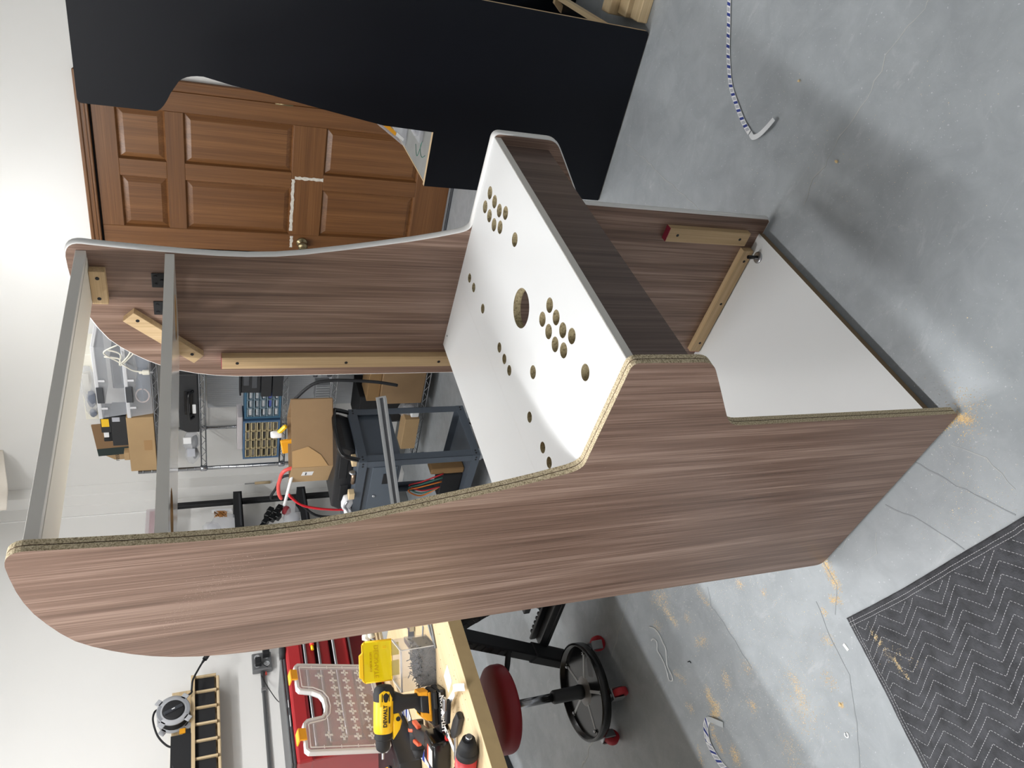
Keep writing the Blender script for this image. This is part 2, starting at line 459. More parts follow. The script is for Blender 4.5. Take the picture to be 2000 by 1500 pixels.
DX0, DX1, DH = 0.62, 1.515, 1.955
wf = MB()
wf.box((XF, YR, 0), (XF + .12, DX0 - .04, CEIL)); wf.box((XF, DX1 + .04, 0), (XF + .12, YL + .12, CEIL)); wf.box((XF, DX0 - .04, DH + .04), (XF + .12, DX1 + .04, CEIL))
wall_far = struct(wf.build('wall_far', WALL))
wall_left = struct(MB().box((XB - .12, YL, 0), (XF, YL + .12, CEIL)).build('wall_left', WALL))
wall_right = struct(MB().box((XB - .12, YR - .12, 0), (XF + .12, YR, CEIL)).build('wall_right', WALL))
wall_back = struct(MB().box((XB - .12, YR, 0), (XB, YL, CEIL)).build('wall_back', WALL))
ceiling = struct(MB().box((XB - .12, YR - .12, CEIL), (XF + .12, YL + .12, CEIL + .1)).build('ceiling', CEILM))
# boxed-in pipe in the far left corner, two steps
struct(MB().box((3.345, 3.377, 0), (XF, YL, CEIL), .002).box((3.25, 3.475, 0), (3.345, YL, CEIL), .001).build('trim_1', WALL))
struct(MB().box((XF - .014, DX1 + .06, 0), (XF, 3.377, .10), .004).build('baseboard_far', mat('grey_baseboard', (120, 122, 122), .6)))
struct(MB().box((XB, YL - .014, 0), (3.25, YL, .10), .004).build('baseboard_left', MATS['grey_baseboard']))
struct(MB().box((3.238, YL - .006, .1), (3.244, YL, CEIL)).build('trim_2', mat('caulk_line', (250, 250, 248), .7)))

# ------------------------------------------------------------------ ceiling strip lights, the last an added fill
for i, (x, y, w, lab) in enumerate(LIGHTS):
    t = thing('ceiling_light', lab, 'light', (x, y, CEIL), group='ceiling strip lights')
    MB().box((-.62, -.07, -.05), (.62, .07, 0), .008).build('housing', WEDGE, t)
    MB().box((-.6, -.055, -.058), (.6, .055, -.05), .003).build('diffuser', mat('lamp_diffuser', (255, 252, 246), .5, emit=4.0), t)
    for sgn in (-1, 1):
        la = bpy.data.lights.new('strip_lamp', 'AREA'); la.shape = 'RECTANGLE'; la.size = 1.2; la.size_y = 0.08; la.energy = w / 2; la.color = (0.985, 0.992, 1.0)
        lo = bpy.data.objects.new('lamp', la); COL.objects.link(lo); lo.parent = t; lo.location = (0, .03 * sgn, -.066); lo.rotation_euler = (R(42 * sgn), 0, 0)

# ------------------------------------------------------------------ six-panel door
door = thing('door_1', 'stained wooden six-panel door in the far wall behind the cabinets', 'door', (XF, DX0, 0)); door['kind'] = 'structure'
def dpart(a, b, name, al, bev=.002): return MB().box(a, b, bev).build(name, DOORW[al], door, world=True)
ys = [DX0, .725, 1.0, 1.095, 1.39, DX1]
dpart((XF, ys[0], .012), (XF + .04, ys[1], DH - .004), 'stile', 'z'); dpart((XF, ys[4], .012), (XF + .04, ys[5], DH - .004), 'stile', 'z')
for a, b in ((.228, .785), (.963, 1.525), (1.615, 1.845)): dpart((XF, ys[2], a), (XF + .04, ys[3], b), 'mullion', 'z')
for a, b in ((.012, .228), (.785, .963), (1.525, 1.615), (1.845, DH - .004)): dpart((XF, ys[1], a), (XF + .04, ys[4], b), 'rail', 'y')
for (z0, z1) in ((.228, .785), (.963, 1.525), (1.615, 1.845)):
    for (y0, y1) in ((ys[1], ys[2]), (ys[3], ys[4])):
        mb = MB(); d = .035
        x0, x1 = XF + .016, XF + .004
        o_ = [(y0, z0), (y1, z0), (y1, z1), (y0, z1)]; q_ = [(y0 + .008, z0 + .008), (y1 - .008, z0 + .008), (y1 - .008, z1 - .008), (y0 + .008, z1 - .008)]
        i_ = [(y0 + d, z0 + d), (y1 - d, z0 + d), (y1 - d, z1 - d), (y0 + d, z1 - d)]
        for k in range(4):
            l = (k + 1) % 4
            mb.quad([(XF + .002, *o_[k]), (XF + .002, *o_[l]), (x0, *q_[l]), (x0, *q_[k])])
            mb.quad([(x0, *q_[k]), (x0, *q_[l]), (x1, *i_[l]), (x1, *i_[k])])
        mb.quad([(x1, *p) for p in i_])
        mb.build('panel', DOORW['z'], door, world=True, recalc=False)
def casing(a, b, name, al, inner):
    mb = MB(); mb.box(a, b, .003)
    return mb
cs = MB().box((XF - .02, DX0 - .062, 0), (XF, DX0 - .007, DH + .055), .004).box((XF - .026, DX0 - .062, 0), (XF - .018, DX0 - .045, DH + .055), .003)
cs.build('casing', DOORW['z'], door, world=True)
cs = MB().box((XF - .02, DX1 + .007, 0), (XF, DX1 + .062, DH + .055), .004).box((XF - .026, DX1 + .045, 0), (XF - .018, DX1 + .062, DH + .055), .003)
cs.build('casing', DOORW['z'], door, world=True)
cs = MB().box((XF - .02, DX0 - .062, DH + .006), (XF, DX1 + .062, DH + .055), .004).box((XF - .028, DX0 - .062, DH + .04), (XF - .018, DX1 + .062, DH + .058), .004).box((XF - .024, DX0 - .062, DH + .02), (XF - .018, DX1 + .062, DH + .026), .002)
cs.build('casing', DOORW['y'], door, world=True)
MB().box((XF + .022, DX0 - .04, 0), (XF + .1, DX1 + .04, DH + .04)).build('gap_shade_backing', BLKM, door, world=True)  # black slab behind the leaf, painting the shade in the gap around it
MB().box((XF - .045, DX0 - .06, 0), (XF + .01, DX1 + .06, .012), .003).build('threshold', DGREY, door, world=True)
MB().box((XF - .03, DX0 - .02, .012), (XF - .006, DX1 + .02, .02), .002).build('weather_strip', MGREY, door, world=True)
mb = MB(); mb.lathe([(.033, 0), (.033, -.006), (.028, -.012), (.012, -.014), (.011, -.032), (.022, -.038), (.029, -.050), (.029, -.058), (.022, -.066), (.008, -.069)], (XF, 1.44, .885), 'x', 28)
kn = mb.build('knob', BRASS, door, world=True)
for z in (1.02, .25, 1.72):
    h = MB().box((XF - .004, DX0 - .007, z - .045), (XF + .003, DX0 + .006, z + .045), .001).cyl((XF - .006, DX0 - .003, z - .047), (XF - .006, DX0 - .003, z + .047), .005, n=10)
    h.build('hinge', BRASS, door, world=True)
TAPE = mat('old_white_tape', (216, 210, 198), .8, var=.15, vscale=60)
def rough_strip(y0, z0, y1, z1, n, vert, seed):
    rnd = random.Random(seed); A = []; B = []
    for i in range(n + 1):
        t = i / n
        if vert: z = z0 + (z1 - z0) * t; A.append((y0 + rnd.uniform(-.003, .003), z)); B.append((y1 + rnd.uniform(-.003, .003), z))
        else: y = y0 + (y1 - y0) * t; A.append((y, z0 + rnd.uniform(-.003, .003))); B.append((y, z1 + rnd.uniform(-.003, .003)))
    MB().prism(A + B[::-1], XF - .0012, XF + .0002, 'x').build('tape', TAPE, door, world=True)
rough_strip(1.022, .785, 1.040, .945, 12, True, 1)
rough_strip(1.04, .945, 1.365, .962, 26, False, 2)
rough_strip(1.40, .940, 1.475, .956, 8, False, 3)

# ------------------------------------------------------------------ the arcade cabinet in the middle
CW, TK = 0.76, 0.0194            # overall width, board thickness
XR = CW - TK
cab = thing('arcade_cabinet', 'unfinished upright arcade cabinet of walnut-look panels with a white drilled control deck', 'arcade cabinet', (0, 0, .012), -6.0)
def bz(p0, p1, p2, n=5):
    return [((1 - t) ** 2 * p0[0] + 2 * (1 - t) * t * p1[0] + t * t * p2[0], (1 - t) ** 2 * p0[1] + 2 * (1 - t) * t * p1[1] + t * t * p2[1]) for t in [i / n for i in range(n + 1)]]
PROF = [(.006, 0), (0, .006), (0, .15), (0, .35), (0, .5446)]
PROF += bz((0, .56), (0, .583), (-.0235, .601), 5)
PROF += [(-.0556, .6245), (-.105, .6605)]
PROF += bz((-.1330, .6815), (-.1515, .695), (-.1515, .7165), 6)
PROF += [(-.1515, .78)]
PROF += bz((-.1515, .8285), (-.1515, .8425), (-.137, .8425), 6)
PROF += [(-.05, .8425), (.03, .8425)]
PROF += bz((.074, .8425), (.0905, .8425), (.099, .868), 6)
PROF += [(.1140, .918), (.130, .98), (.1455, 1.05), (.1635, 1.135), (.180, 1.22), (.1885, 1.28), (.1925, 1.34), (.1928, 1.40), (.1905, 1.47), (.187, 1.53), (.183, 1.59), (.179, 1.64)]
PROF += bz((.1772, 1.656), (.1745, 1.686), (.209, 1.6880), 6)
PROF += [(.236, 1.6872), (.272, 1.6845), (.302, 1.680), (.335, 1.672), (.366, 1.6605), (.398, 1.6465), (.428, 1.6295), (.452, 1.608), (.474, 1.5825), (.494, 1.555), (.511, 1.525), (.525, 1.492), (.5365, 1.452), (.544, 1.41), (.5485, 1.36), (.5495, 1.30), (.5485, 1.2), (.547, .9), (.5465, .52), (.546, .03)]
PROF += bz((.5458, .02), (.545, .0), (.525, 0), 4)
def side_panel(x0, x1, mold):
    mb = MB(); g = .0014; mid = (x0 + x1) / 2
    mb.prism(PROF, x0, mid - g / 2, 'x', mside=1, mtop=0)
    mb.prism(PROF, mid + g / 2, x1, 'x', mside=1, mtop=0)
    mb.prism(inset(PROF, .006), mid - g, mid + g, 'x', mside=2, mtop=2)
    o = mb.build('side_panel', [WALNUT, CHIP, GROOVE], cab)
    if mold:
        sec = [(x0, 0), (x0, .0012), (x0 + .003, .0030), (mid, .0036), (x1 - .003, .0030), (x1, .0012), (x1, 0)]
        tm = MB(); rings = []
        for d in sec:
            rings.append([tm.bm.verts.new((d[0], p[0], p[1])) for p in inset(PROF, -d[1])])
        n = len(PROF)
        for a, b in zip(rings[:-1], rings[1:]):
            for i in range(n):
                f = tm.bm.faces.new((a[i], a[(i + 1) % n], b[(i + 1) % n], b[i])); f.smooth = True
        tm.build('edge_molding', TMOLD, o)
    return o
left_panel = side_panel(0, TK, False)
left_panel['label'] = 'left side panel with raw chipboard edges'
right_panel = side_panel(XR, CW, True)
right_panel['label'] = 'right side panel with white edge molding'
# wear on the outer face: pale scuff dust, as thin flecks
# control deck with its holes
H = 0.0143; S_ = .0122; B2 = .0138
def dk(x, d, r): return (x * .76, -.1435 + d * .76, r)
holes = [dk(.9043, .1366, H), dk(.913, .188, H), dk(.8556, .1368, H), dk(.8654, .189, H), dk(.8072, .1366, H), dk(.8171, .189, H), dk(.7631, .1175, H), dk(.7727, .1692, H),
         dk(.6602, .1365, H + .0005), dk(.3738, .136, H), dk(.3839, .1875, H), dk(.3264, .136, H), dk(.3365, .1878, H), dk(.2792, .1362, H), dk(.2888, .188, H), dk(.235, .117, H), dk(.2451, .169, H),
         dk(.5069, .2491, .0405), dk(.8924, .43, .0112), dk(.8423, .43, .0112), dk(.7365, .43, .0112), dk(.5579, .43, .0112), dk(.5087, .43, .0112), dk(.4611, .43, .0112),
         dk(.3404, .3255, .0136), dk(.1329, .1358, H + .0005), dk(.2803, .4287, .0112), dk(.1742, .4284, .0112), dk(.1246, .4284, .0112)]
deck = plate('control_deck', [(TK, -.1435), (XR, -.1435), (XR, .2440), (TK, .2440)], holes, .8265, .8425, cab, [WHITE, WEDGE, CHIPH])
rear = plate('deck_rear_board', [(TK, .2446), (XR, .2446), (XR, .4450), (TK, .4450)], [dk(.957, .7214, .0026)], .8265, .8423, cab, [WHITE, WEDGE, GROOVE])
MB().box((TK, -.1445, .8268), (XR, -.1433, .8420), .0004).build('front_edge_band', WEDGE, deck)
# walnut apron under the deck, its shade put into the colour
MB().box((TK, -.1285, .7075), (XR, -.1125, .8265), .0006).build('front_apron', WALNUT_SHADED, cab)
# floor board of the cabinet and its levelling foot
bb = plate('bottom_board', [(TK, .044), (XR, .044), (XR, .540), (TK, .540)], [(.700, .096, .006)], -.0052, .0118, cab, [WHITE, mat('raw_brown_edge', (128, 108, 82), .8), GROOVE])
lv = MB().lathe([(.0165, .0118), (.0165, .0135), (.0145, .0148), (.009, .0150)], (.700, .096, 0), 'z', 24).build('levelling_foot', STEEL, cab)
MB().cyl((.700, .096, .015), (.700, .096, .046), .0052, n=14).build('foot_bolt', BLKG, lv)
# boards across the top
MB().box((TK, .193, 1.6502), (XR, .2075, 1.6690), .0006).build('top_front_rail', WEDGE, cab)
MB().box((TK, .2090, 1.6495), (XR, .312, 1.6680), .0006).build('top_board', mat('cream_board_face', (226, 220, 208), .5), cab)
MB().box((TK, .3122, 1.650), (XR, .3127, 1.6672)).build('top_board_edge', CHIP, cab)
mq = plate('speaker_board', [(TK, .1935), (XR, .1935), (XR, .462), (TK, .462)], [(.118, .285, .049), (.642, .285, .049)], 1.4860, 1.5044, cab, [mat('glossy_white_underside', (236, 235, 231), .12), WEDGE, CARDD])
MB().box((TK, .1925, 1.4863), (XR, .1937, 1.5041), .0004).build('front_edge_band', WEDGE, mq)
# oak battens screwed to the right panel (and mirrored on the left one)
def batten(name, pts, al, screws, t=.019, red=None):
    for side in (1, 0):
        if side: x0, x1, xs = XR - t, XR, XR - t
        else: x0, x1, xs = TK, TK + t, TK + t
        o = MB().prism(pts, x0, x1, 'x', bev=.0008, seg=1).build(name, OAK[al], cab)
        for (y, z) in screws:
            s = -1 if side else 1
            MB().cyl((xs - s * .0004, y, z), (xs + s * .0006, y, z), .0040, n=14).cyl((xs, y, z), (xs + s * .0009, y, z), .0020, n=6).build('screw', SCREW, o)
        if red:
            MB().box((x0 + .0003, red[0], red[1]), (x1 - .0003, red[2], red[3])).build('red_end', REDP, o)
batten('batten', [(.2315, 1.6190), (.316, 1.6190), (.316, 1.6490), (.2315, 1.6490)], 'y', [(.2484, 1.634), (.3008, 1.635)])
batten('batten', [(.3385, 1.5728), (.4640, 1.4340), (.4875, 1.4555), (.3622, 1.5958)], 'z', [(.3599, 1.5666), (.459, 1.4589)])
batten('batten', [(.4715, .60), (.5075, .60), (.5075, 1.3944), (.4715, 1.3944)], 'z', [(.4890, 1.3591), (.4905, 1.0971), (.4905, .85)], red=(.4716, 1.394, .5074, 1.3952))
batten('batten', [(.0365, .0555), (.0765, .0555), (.0765, .3145), (.0365, .3145)], 'z', [(.056, .285), (.056, .083)], red=(.0366, .314, .0764, .3153))
batten('batten', [(.0912, .0150), (.4600, .0150), (.4600, .0492), (.0912, .0492)], 'y', [(.125, .030), (.275, .030), (.425, .030)], red=(.4597, .0152, .4610, .0490))
# black corner plates above the speaker board
for y0 in (.2425, .3180):
    p = MB().box((XR - .0025, y0, 1.5044), (XR, y0 + .038, 1.5338), .0012).box((XR - .032, y0, 1.5044), (XR - .0024, y0 + .038, 1.5066), .0008).build('corner_plate', BLKM, cab)
    for (a, b) in ((.009, .0215), (.029, .0215), (.019, .010)):
        MB().cyl((XR - .0040, y0 + a, 1.5044 + b), (XR - .0024, y0 + a, 1.5044 + b), .0032, n=12).build('screw', SCREW, p)
# ------------------------------------------------------------------ the black cabinet on the right
def build_black():
    x0 = 1.663; t = .018
    P = [(.287, .004), (.2875, .30), (.288, .711), (.094, .7075), (.090, .880), (.066, 1.044), (.033, 1.257), (.0215, 1.35)]
    P += bz((.0065, 1.43), (.0065, 1.475), (.028, 1.497), 5) + bz((.066, 1.521), (.1235, 1.546), (.1245, 1.565), 5)
    P += [(.1245, 1.745)] + bz((.1245, 1.757), (.1235, 1.768), (.110, 1.768), 4)
    P += [(-.335, 1.768), (-.335, .9), (-.335, .03)] + bz((-.335, .012), (-.332, .004), (-.315, .004), 4)
    P = P[::-1]
    r = thing('black_cabinet', 'tall black cabinet panel standing at the right in front of the wooden door', 'cabinet', (x0, 0, 0))
    EDGE = mat('pale_ply_edge', (206, 180, 142), .8)
    for k, xx in enumerate((0, .64)):
        mb = MB()
        mb.prism([(y, z) for y, z in P], xx, xx + t, 'x', mside=1, mtop=0)
        o = mb.build('side_panel', [CABBLK, EDGE], r)
    MB().box((t, -.30, .075), (.64, .27, .092)).build('bottom_board', CABBLK, r)
    dk_ = MB().box((t, .098, .690), (.64, .282, .706), .001).build('control_shelf', mat('grey_primer', (142, 144, 142), .6, var=.08, vscale=14), r)
    MB().box((t, .280, .690), (.64, .284, .707)).build('front_edge', EDGE, dk_)
    gm = mat('green_marker', (30, 110, 92), .6)
    MB().tube(bez([(.06, .20, .7066), (.10, .22, .7068), (.135, .20, .7066), (.12, .17, .7066), (.16, .24, .7066), (.20, .21, .7066)], 5), .0012, 5).build('pen_mark', gm, dk_)
    MB().box((t, -.332, 1.2), (.64, -.316, 1.765)).build('back_board', CABBLK, r)
    MB().box((t, -.318, .10), (.64, -.302, .13)).build('stretcher', PINE['x'], r)
    MB().prism([(-.312, .13), (-.285, .13), (-.20, .02), (-.23, .02)], .56, .58, 'x').build('brace', PINE['z'], r)
    return r
build_black()
# clamshell packs on its shelf
c = thing('clamshell_pack', 'clear plastic clamshell with a small orange and white insert on the black cabinet shelf', 'packaging', (2.03, .18, .7065))
MB().prism([(.092, 0), (.088, .014), (.005, .140), (-.05, .140), (-.06, 0)], -.035, .06, 'x', bev=.006).build('shell', CLR, c)
MB().prism([(.040, .045), (.052, .048), (.0, .125), (-.02, .12)], -.0375, -.0355, 'x').build('insert_label', YELD, c)
MB().prism([(.060, .012), (.070, .015), (.052, .046), (.038, .043)], -.0375, -.0355, 'x').build('insert_card', PAPER, c)
c = thing('clamshell_pack', 'flat empty blister tray lying beside the orange-labelled clamshell', 'packaging', (1.80, .155, .7065))
MB().box((-.03, -.04, 0), (.09, .02, .02), .006).build('shell', CLR, c)
for k in range(3): MB().lathe([(.012, .018), (.011, .034), (.006, .036)], (-.01 + k * .032, -.012, 0), 'z', 14).build('blister', CLR, c)
# lumber ends lying on the floor behind the black cabinet
for k, (x, z0, z1, dy) in enumerate([(1.700, 0, .040, 0), (1.775, 0, .052, .004), (1.84, 0, .085, .012)]):
    tag(MB().box((x, -1.25, z0), (x + .062, -.352 + dy, z1), .003).build('wood_block', PINE['y']),
        ['lowest pale lumber length on the floor behind the black cabinet', 'middle pale lumber length on the floor behind the black cabinet', 'tallest pale lumber length on the floor behind the black cabinet'][k], 'lumber', 'lumber offcuts behind the black cabinet')

# ------------------------------------------------------------------ chrome wire rack at the far wall
RX0, RX1, RY0, RY1 = 3.0, 3.40, 1.60, 2.865
SH = [.092, .705, 1.005, 1.487, 1.738]
rack = thing('wire_rack', 'tall chrome wire shelving rack against the far wall left of the door', 'shelf', (3.2, 2.2, 0))
for x in (RX0, RX1):
    for y in (RY0, RY1):
        p = MB(); p.cyl((x, y, 0), (x, y, 1.85), .0125, n=14).lathe([(.022, 0), (.022, .02), (.014, .03)], (x, y, 0), 'z', 14)
        k = .12
        while k < 1.84:
            p.lathe([(.0125, k), (.0134, k + .0015), (.0134, k + .0035), (.0125, k + .005)], (x, y, 0), 'z', 12); k += .05
        p.build('post', CHROME, rack, world=True)
for z in SH:
    s = MB()
    for (y, x0, x1) in ((RY0, RX0, RX1), (RY1, RX0, RX1)):
        for dz in (0, -.030): s.cyl((x0, y, z - .004 + dz), (x1, y, z - .004 + dz), .0035, n=6)
    for dz in (0, -.030): s.cyl((RX1, RY0, z - .004 + dz), (RX1, RY1, z - .004 + dz), .0035, n=6)
    for k in range(12):
        x = RX0 + .02 + k * (RX1 - RX0 - .04) / 11
        s.cyl((x, RY0, z - .001), (x, RY1, z - .001), .0022, n=5)
    for k in range(5):
        y = RY0 + (k + .5) * (RY1 - RY0) / 5
        s.cyl((RX0, y, z - .006), (RX1, y, z - .006), .003, n=6)
    o = s.build('wire_shelf', CHROME, rack, world=True)
    t_ = MB()
    for dz in (0, -.030): t_.cyl((RX0, RY0, z - .003 + dz), (RX0, RY1, z - .003 + dz), .0036, n=6)
    n = 26
    P = [(RX0, RY0 + (RY1 - RY0) * i / n, z - .003 - (.030 if i % 2 else 0)) for i in range(n + 1)]
    t_.tube(P, .0026, 5)
    t_.build('truss_edge', CHROME, o, world=True)
    cl = MB()
    for x in (RX0, RX1):
        for y in (RY0, RY1): cl.lathe([(.016, -.036), (.019, -.03), (.019, -.002), (.016, .004)], (x, y, z), 'z', 14)
    cl.build('corner_sleeve', CHROME, o, world=True)
def liner(z, name, x1=RX1 - .01):
    o = tag(MB().box((RX0 + .012, RY0 + .03, z + .0015), (x1, RY1 - .03, z + .003)).build(name, clear('ribbed_liner', (214, 216, 220), .55, .4)), 'translucent ribbed shelf liner on the wire shelf at %s height' % ('knee' if z < .8 else 'waist' if z < 1.2 else 'shoulder' ), 'liner', 'shelf liners on the wire rack')
for z in (SH[1], SH[2]): liner(z, 'shelf_liner')
# ribbed plastic panel leaning at the back of the rack
rp = thing('ribbed_panel', 'upright sheet of ribbed translucent plastic standing behind the rack shelves', 'panel', (3.425, 2.3, .1))
mbp = MB(); yy = 1.62
while yy < 2.70:
    mbp.box((.0, yy - 2.3, 0), (.004, yy - 2.3 + .012, 1.34)); mbp.box((.001, yy - 2.3 + .012, 0), (.0034, yy - 2.3 + .016, 1.34)); yy += .016
o_ = mbp.build('ribbed_sheet', mat('ribbed_sheet_grey', (200, 203, 206), .4), rp); o_['kind'] = 'stuff'

# top shelf
def bin_(name, y0, y1, z0, h, label, x0=2.985, x1=3.34):
    b = thing(name, label, 'storage bin', ((x0 + x1) / 2, (y0 + y1) / 2, z0), group='clear latch bins on the rack')
    X = (x1 - x0) / 2; Y = (y1 - y0) / 2; i = .018
    m_ = MB()
    lo = [(-X + i, -Y + i, .0), (X - i, -Y + i, .0), (X - i, Y - i, .0), (-X + i, Y - i, .0)]
    hi = [(-X + .006, -Y + .006, h - .02), (X - .006, -Y + .006, h - .02), (X - .006, Y - .006, h - .02), (-X + .006, Y - .006, h - .02)]
    for k in range(4): m_.quad([lo[k], lo[(k + 1) % 4], hi[(k + 1) % 4], hi[k]])
    m_.quad(lo[::-1])
    m_.build('body', CLR, b)
    MB().box((-X, -Y, h - .022), (X, Y, h), .004).build('lid', clear('bin_lid_cloudy', (236, 237, 240), .72, .3), b)
    MB().box((-X - .006, .02, h - .040), (-X + .001, .135, h - .004), .003).build('latch', DGREY, b)
    for yy in (-.03, .17): MB().box((-X - .002, yy, h - .052), (-X + .002, yy + .012, h - .020)).build('latch_post', CLRW, b)
    return b
bin_('latch_bin', 1.90, 2.412, SH[4] + .003, .137, 'lower clear latch bin with grey latch on the top rack shelf')
bin_('latch_bin', 1.90, 2.412, SH[4] + .141, .146, 'upper clear latch bin stacked on another bin on the rack')
def lump(parent, name, m, specs):
    mb = MB()
    for i, (c, r) in enumerate(specs): mb.blob(c, r, jit=.18, seed=i + 3)
    return mb.build(name, m, parent, smooth=40)
o = thing('tablet_frame', 'dark flat device packed inside the upper clear bin', 'device', (3.06, 2.14, SH[4] + .146))
MB().box((-.01, -.13, .0), (.16, .10, .06), .006).build('casing', DGREY, o); MB().box((-.014, -.12, .012), (-.009, .07, .050), .002).build('screen', BLKG, o)
o = thing('parts_bag', 'grey bag of parts packed inside the lower clear bin', 'bag', (3.1, 2.18, SH[4] + .008))
lump(o, 'bag', mat('blue_grey_bag', (116, 124, 138), .6), [((0, .05, .042), (.08, .13, .042)), ((0, -.12, .036), (.07, .10, .036))])
o = thing('cable_loop', 'silver and pink wire coil inside the lower clear bin', 'cable', (3.02, 2.27, SH[4] + .008))
MB().tube([(.0, .05 * math.cos(t * .55), .045 + .036 * math.sin(t * .55)) for t in range(24)], .004, 6).build('wire', mat('pinkish_wire', (214, 190, 180), .4), o)
wb = thing('ivory_carton', 'ivory carton with plastic-bagged fittings on top of the stacked bins', 'box', (3.12, 2.23, SH[4] + .288))
MB().box((-.07, -.235, 0), (.14, .235, .075), .003).build('carton', IVORY, wb)
lump(wb, 'fitting_bag', BAGM, [((-.085, -.05, .040), (.022, .13, .036)), ((-.085, .12, .036), (.022, .08, .034))])
lump(wb, 'grey_fitting', mat('slate_fitting', (112, 118, 130), .5), [((-.09, .06, .03), (.016, .06, .022)), ((-.09, .17, .03), (.014, .03, .02))])
MB().box((-.099, -.12, .030), (-.096, -.05, .062)).build('socket_plate', IVORY, wb)
wc = thing('white_power_cord', 'white power cord with plug hanging over the clear bins', 'cable', (2.96, 1.98, SH[4]))
P = [(.0, -.11, .15), (.0, -.06, .22), (.0, .00, .155), (-.004, .03, .12), (-.004, .06, .085), (-.004, .072, .04)]
MB().tube(bez(P, 6), .0042, 8).tube(bez([(.004, -.03, .22), (.0, -.02, .15), (.0, .01, .14), (.0, -.04, .10), (.004, -.09, .08)], 6), .0042, 8).tube(bez([(.004, -.075, .20), (.0, -.05, .14), (.004, .03, .145), (.004, -.07, .06)], 6), .0042, 8).build('cord', IVORY, wc)
MB().box((-.016, .060, .000), (.004, .086, .038), .004).box((-.012, .064, .036), (.0, .082, .056), .004).build('plug', IVORY, wc)
MB().box((-.010, .066, -.018), (-.0085, .070, .001)).box((-.004, .076, -.018), (-.0025, .080, .001)).build('prong', STEEL, wc)
def carton(name, label, a, b, m, bev=.0025, tape=None):
    c = thing(name, label, 'box', ((a[0] + b[0]) / 2, (a[1] + b[1]) / 2, a[2]))
    MB().box(a, b, bev).build('carton', m, c, world=True)
    if tape: MB().box(tape[0], tape[1]).build('packing_tape', CARDT, c, world=True)
    return c
cb = carton('cardboard_box', 'plain tan cardboard box at the left end of the top rack shelf', (2.995, 2.418, SH[4] + .003), (3.34, 2.852, SH[4] + .150), CARD, tape=((2.9942, 2.60, SH[4] + .02), (2.9952, 2.68, SH[4] + .065)))
zb = SH[4] + .1505
bk = carton('black_device_box', 'black box with yellow label standing on the tan cardboard box', (3.02, 2.425, zb), (3.16, 2.655, zb + .085), BLK)
MB().box((3.035, 2.425, zb + .085), (3.15, 2.56, zb + .140), .003).build('raised_end', BLK, bk, world=True)
MB().box((3.0335, 2.452, zb + .095), (3.0352, 2.512, zb + .135)).build('yellow_label', YEL, bk, world=True)
MB().box((3.0185, 2.43, zb + .035), (3.0202, 2.462, zb + .075)).build('printed_label', PAPERG, bk, world=True)
o = thing('charger', 'black charger with white tag on top of the black box', 'charger', (3.08, 2.61, zb + .085))
MB().box((-.03, -.035, 0), (.03, .02, .018), .004).box((-.03, .012, -.001), (-.005, .034, .05), .004).build('body', BLKM, o); MB().box((-.036, -.05, .018), (-.01, -.005, .046), .002).build('white_tag', PAPER, o)
fb = thing('flat_packaging', 'upright brown and dark green printed carton behind the black box', 'box', (3.22, 2.74, zb))
MB().box((0, -.10, 0), (.012, .16, .215), .001, M=Matrix.Rotation(R(-4), 4, 'X')).build('printed_panel', mat('brown_print', (136, 106, 74), .7), fb)
MB().box((-.001, .098, 0), (.0005, .159, .2145), M=Matrix.Rotation(R(-4), 4, 'X')).build('green_band', GREENM, fb)
MB().cyl((-.0006, .00, .075), (-.0012, .00, .075), .07, n=28).build('round_print', mat('brown_print_light', (158, 126, 90), .7), fb)
tc_ = carton('tan_mailer', 'small tan mailer carton behind the dark green printed carton', (3.245, 2.86, zb), (3.285, 2.975, zb + .115), CARD)
MB().prism([(2.865, zb + .115), (2.975, zb + .115), (2.922, zb + .185), (2.865, zb + .185)], 3.247, 3.283, 'x').build('flap', CARD, tc_, world=True)
text('print', 'F055D', .028, BLKM, frame((3.2444, 2.945, zb + .098), (0, -1, 0), (0, 0, 1)), tc_, world=True)
text('print', 'CE', .022, BLKM, frame((3.2444, 2.935, zb + .045), (0, -1, 0), (0, 0, 1)), tc_, world=True)
carton('small_box', 'tiny tan box in front of the printed carton beside the black box', (3.0, 2.70, zb), (3.05, 2.76, zb + .03), CARD)

# shoulder shelf
z = SH[3] + .002
bc = thing('black_case', 'black moulded tool case on the narrow upper rack shelf', 'case', (3.1, 2.33, z))
MB().prism([(-.225, 0), (.228, 0), (.228, .068), (.20, .112), (-.225, .112)], -.10, .14, 'x', bev=.008).build('shell', BLK, bc)
MB().box((-.104, -.10, .03), (-.098, .08, .08), .004).build('latch_plate', BLKG, bc); MB().box((-.108, .0, .015), (-.1, .07, .035), .003).build('white_sticker', PAPER, bc)
MB().tube(bez([(-.1, .10, .03), (-.135, .08, .055), (-.135, -.08, .055), (-.1, -.10, .03)], 6), .009, 8).build('handle', BLKG, bc)
o = thing('parts_bag', 'clear bags of small parts at the left end beside the black case', 'bag', (3.06, 2.72, z))
lump(o, 'bag', BAGM, [((-.01, -.06, .05), (.05, .075, .05)), ((-.01, .06, .045), (.05, .075, .045))])
MB().box((-.064, -.03, .03), (-.060, .035, .075)).build('printed_label', PAPERG, o); MB().box((-.064, -.125, .05), (-.060, -.075, .095)).build('printed_label', PAPER, o)
lump(o, 'contents', MGREY, [((-.01, -.05, .03), (.03, .05, .02)), ((-.01, .05, .03), (.03, .05, .02))])

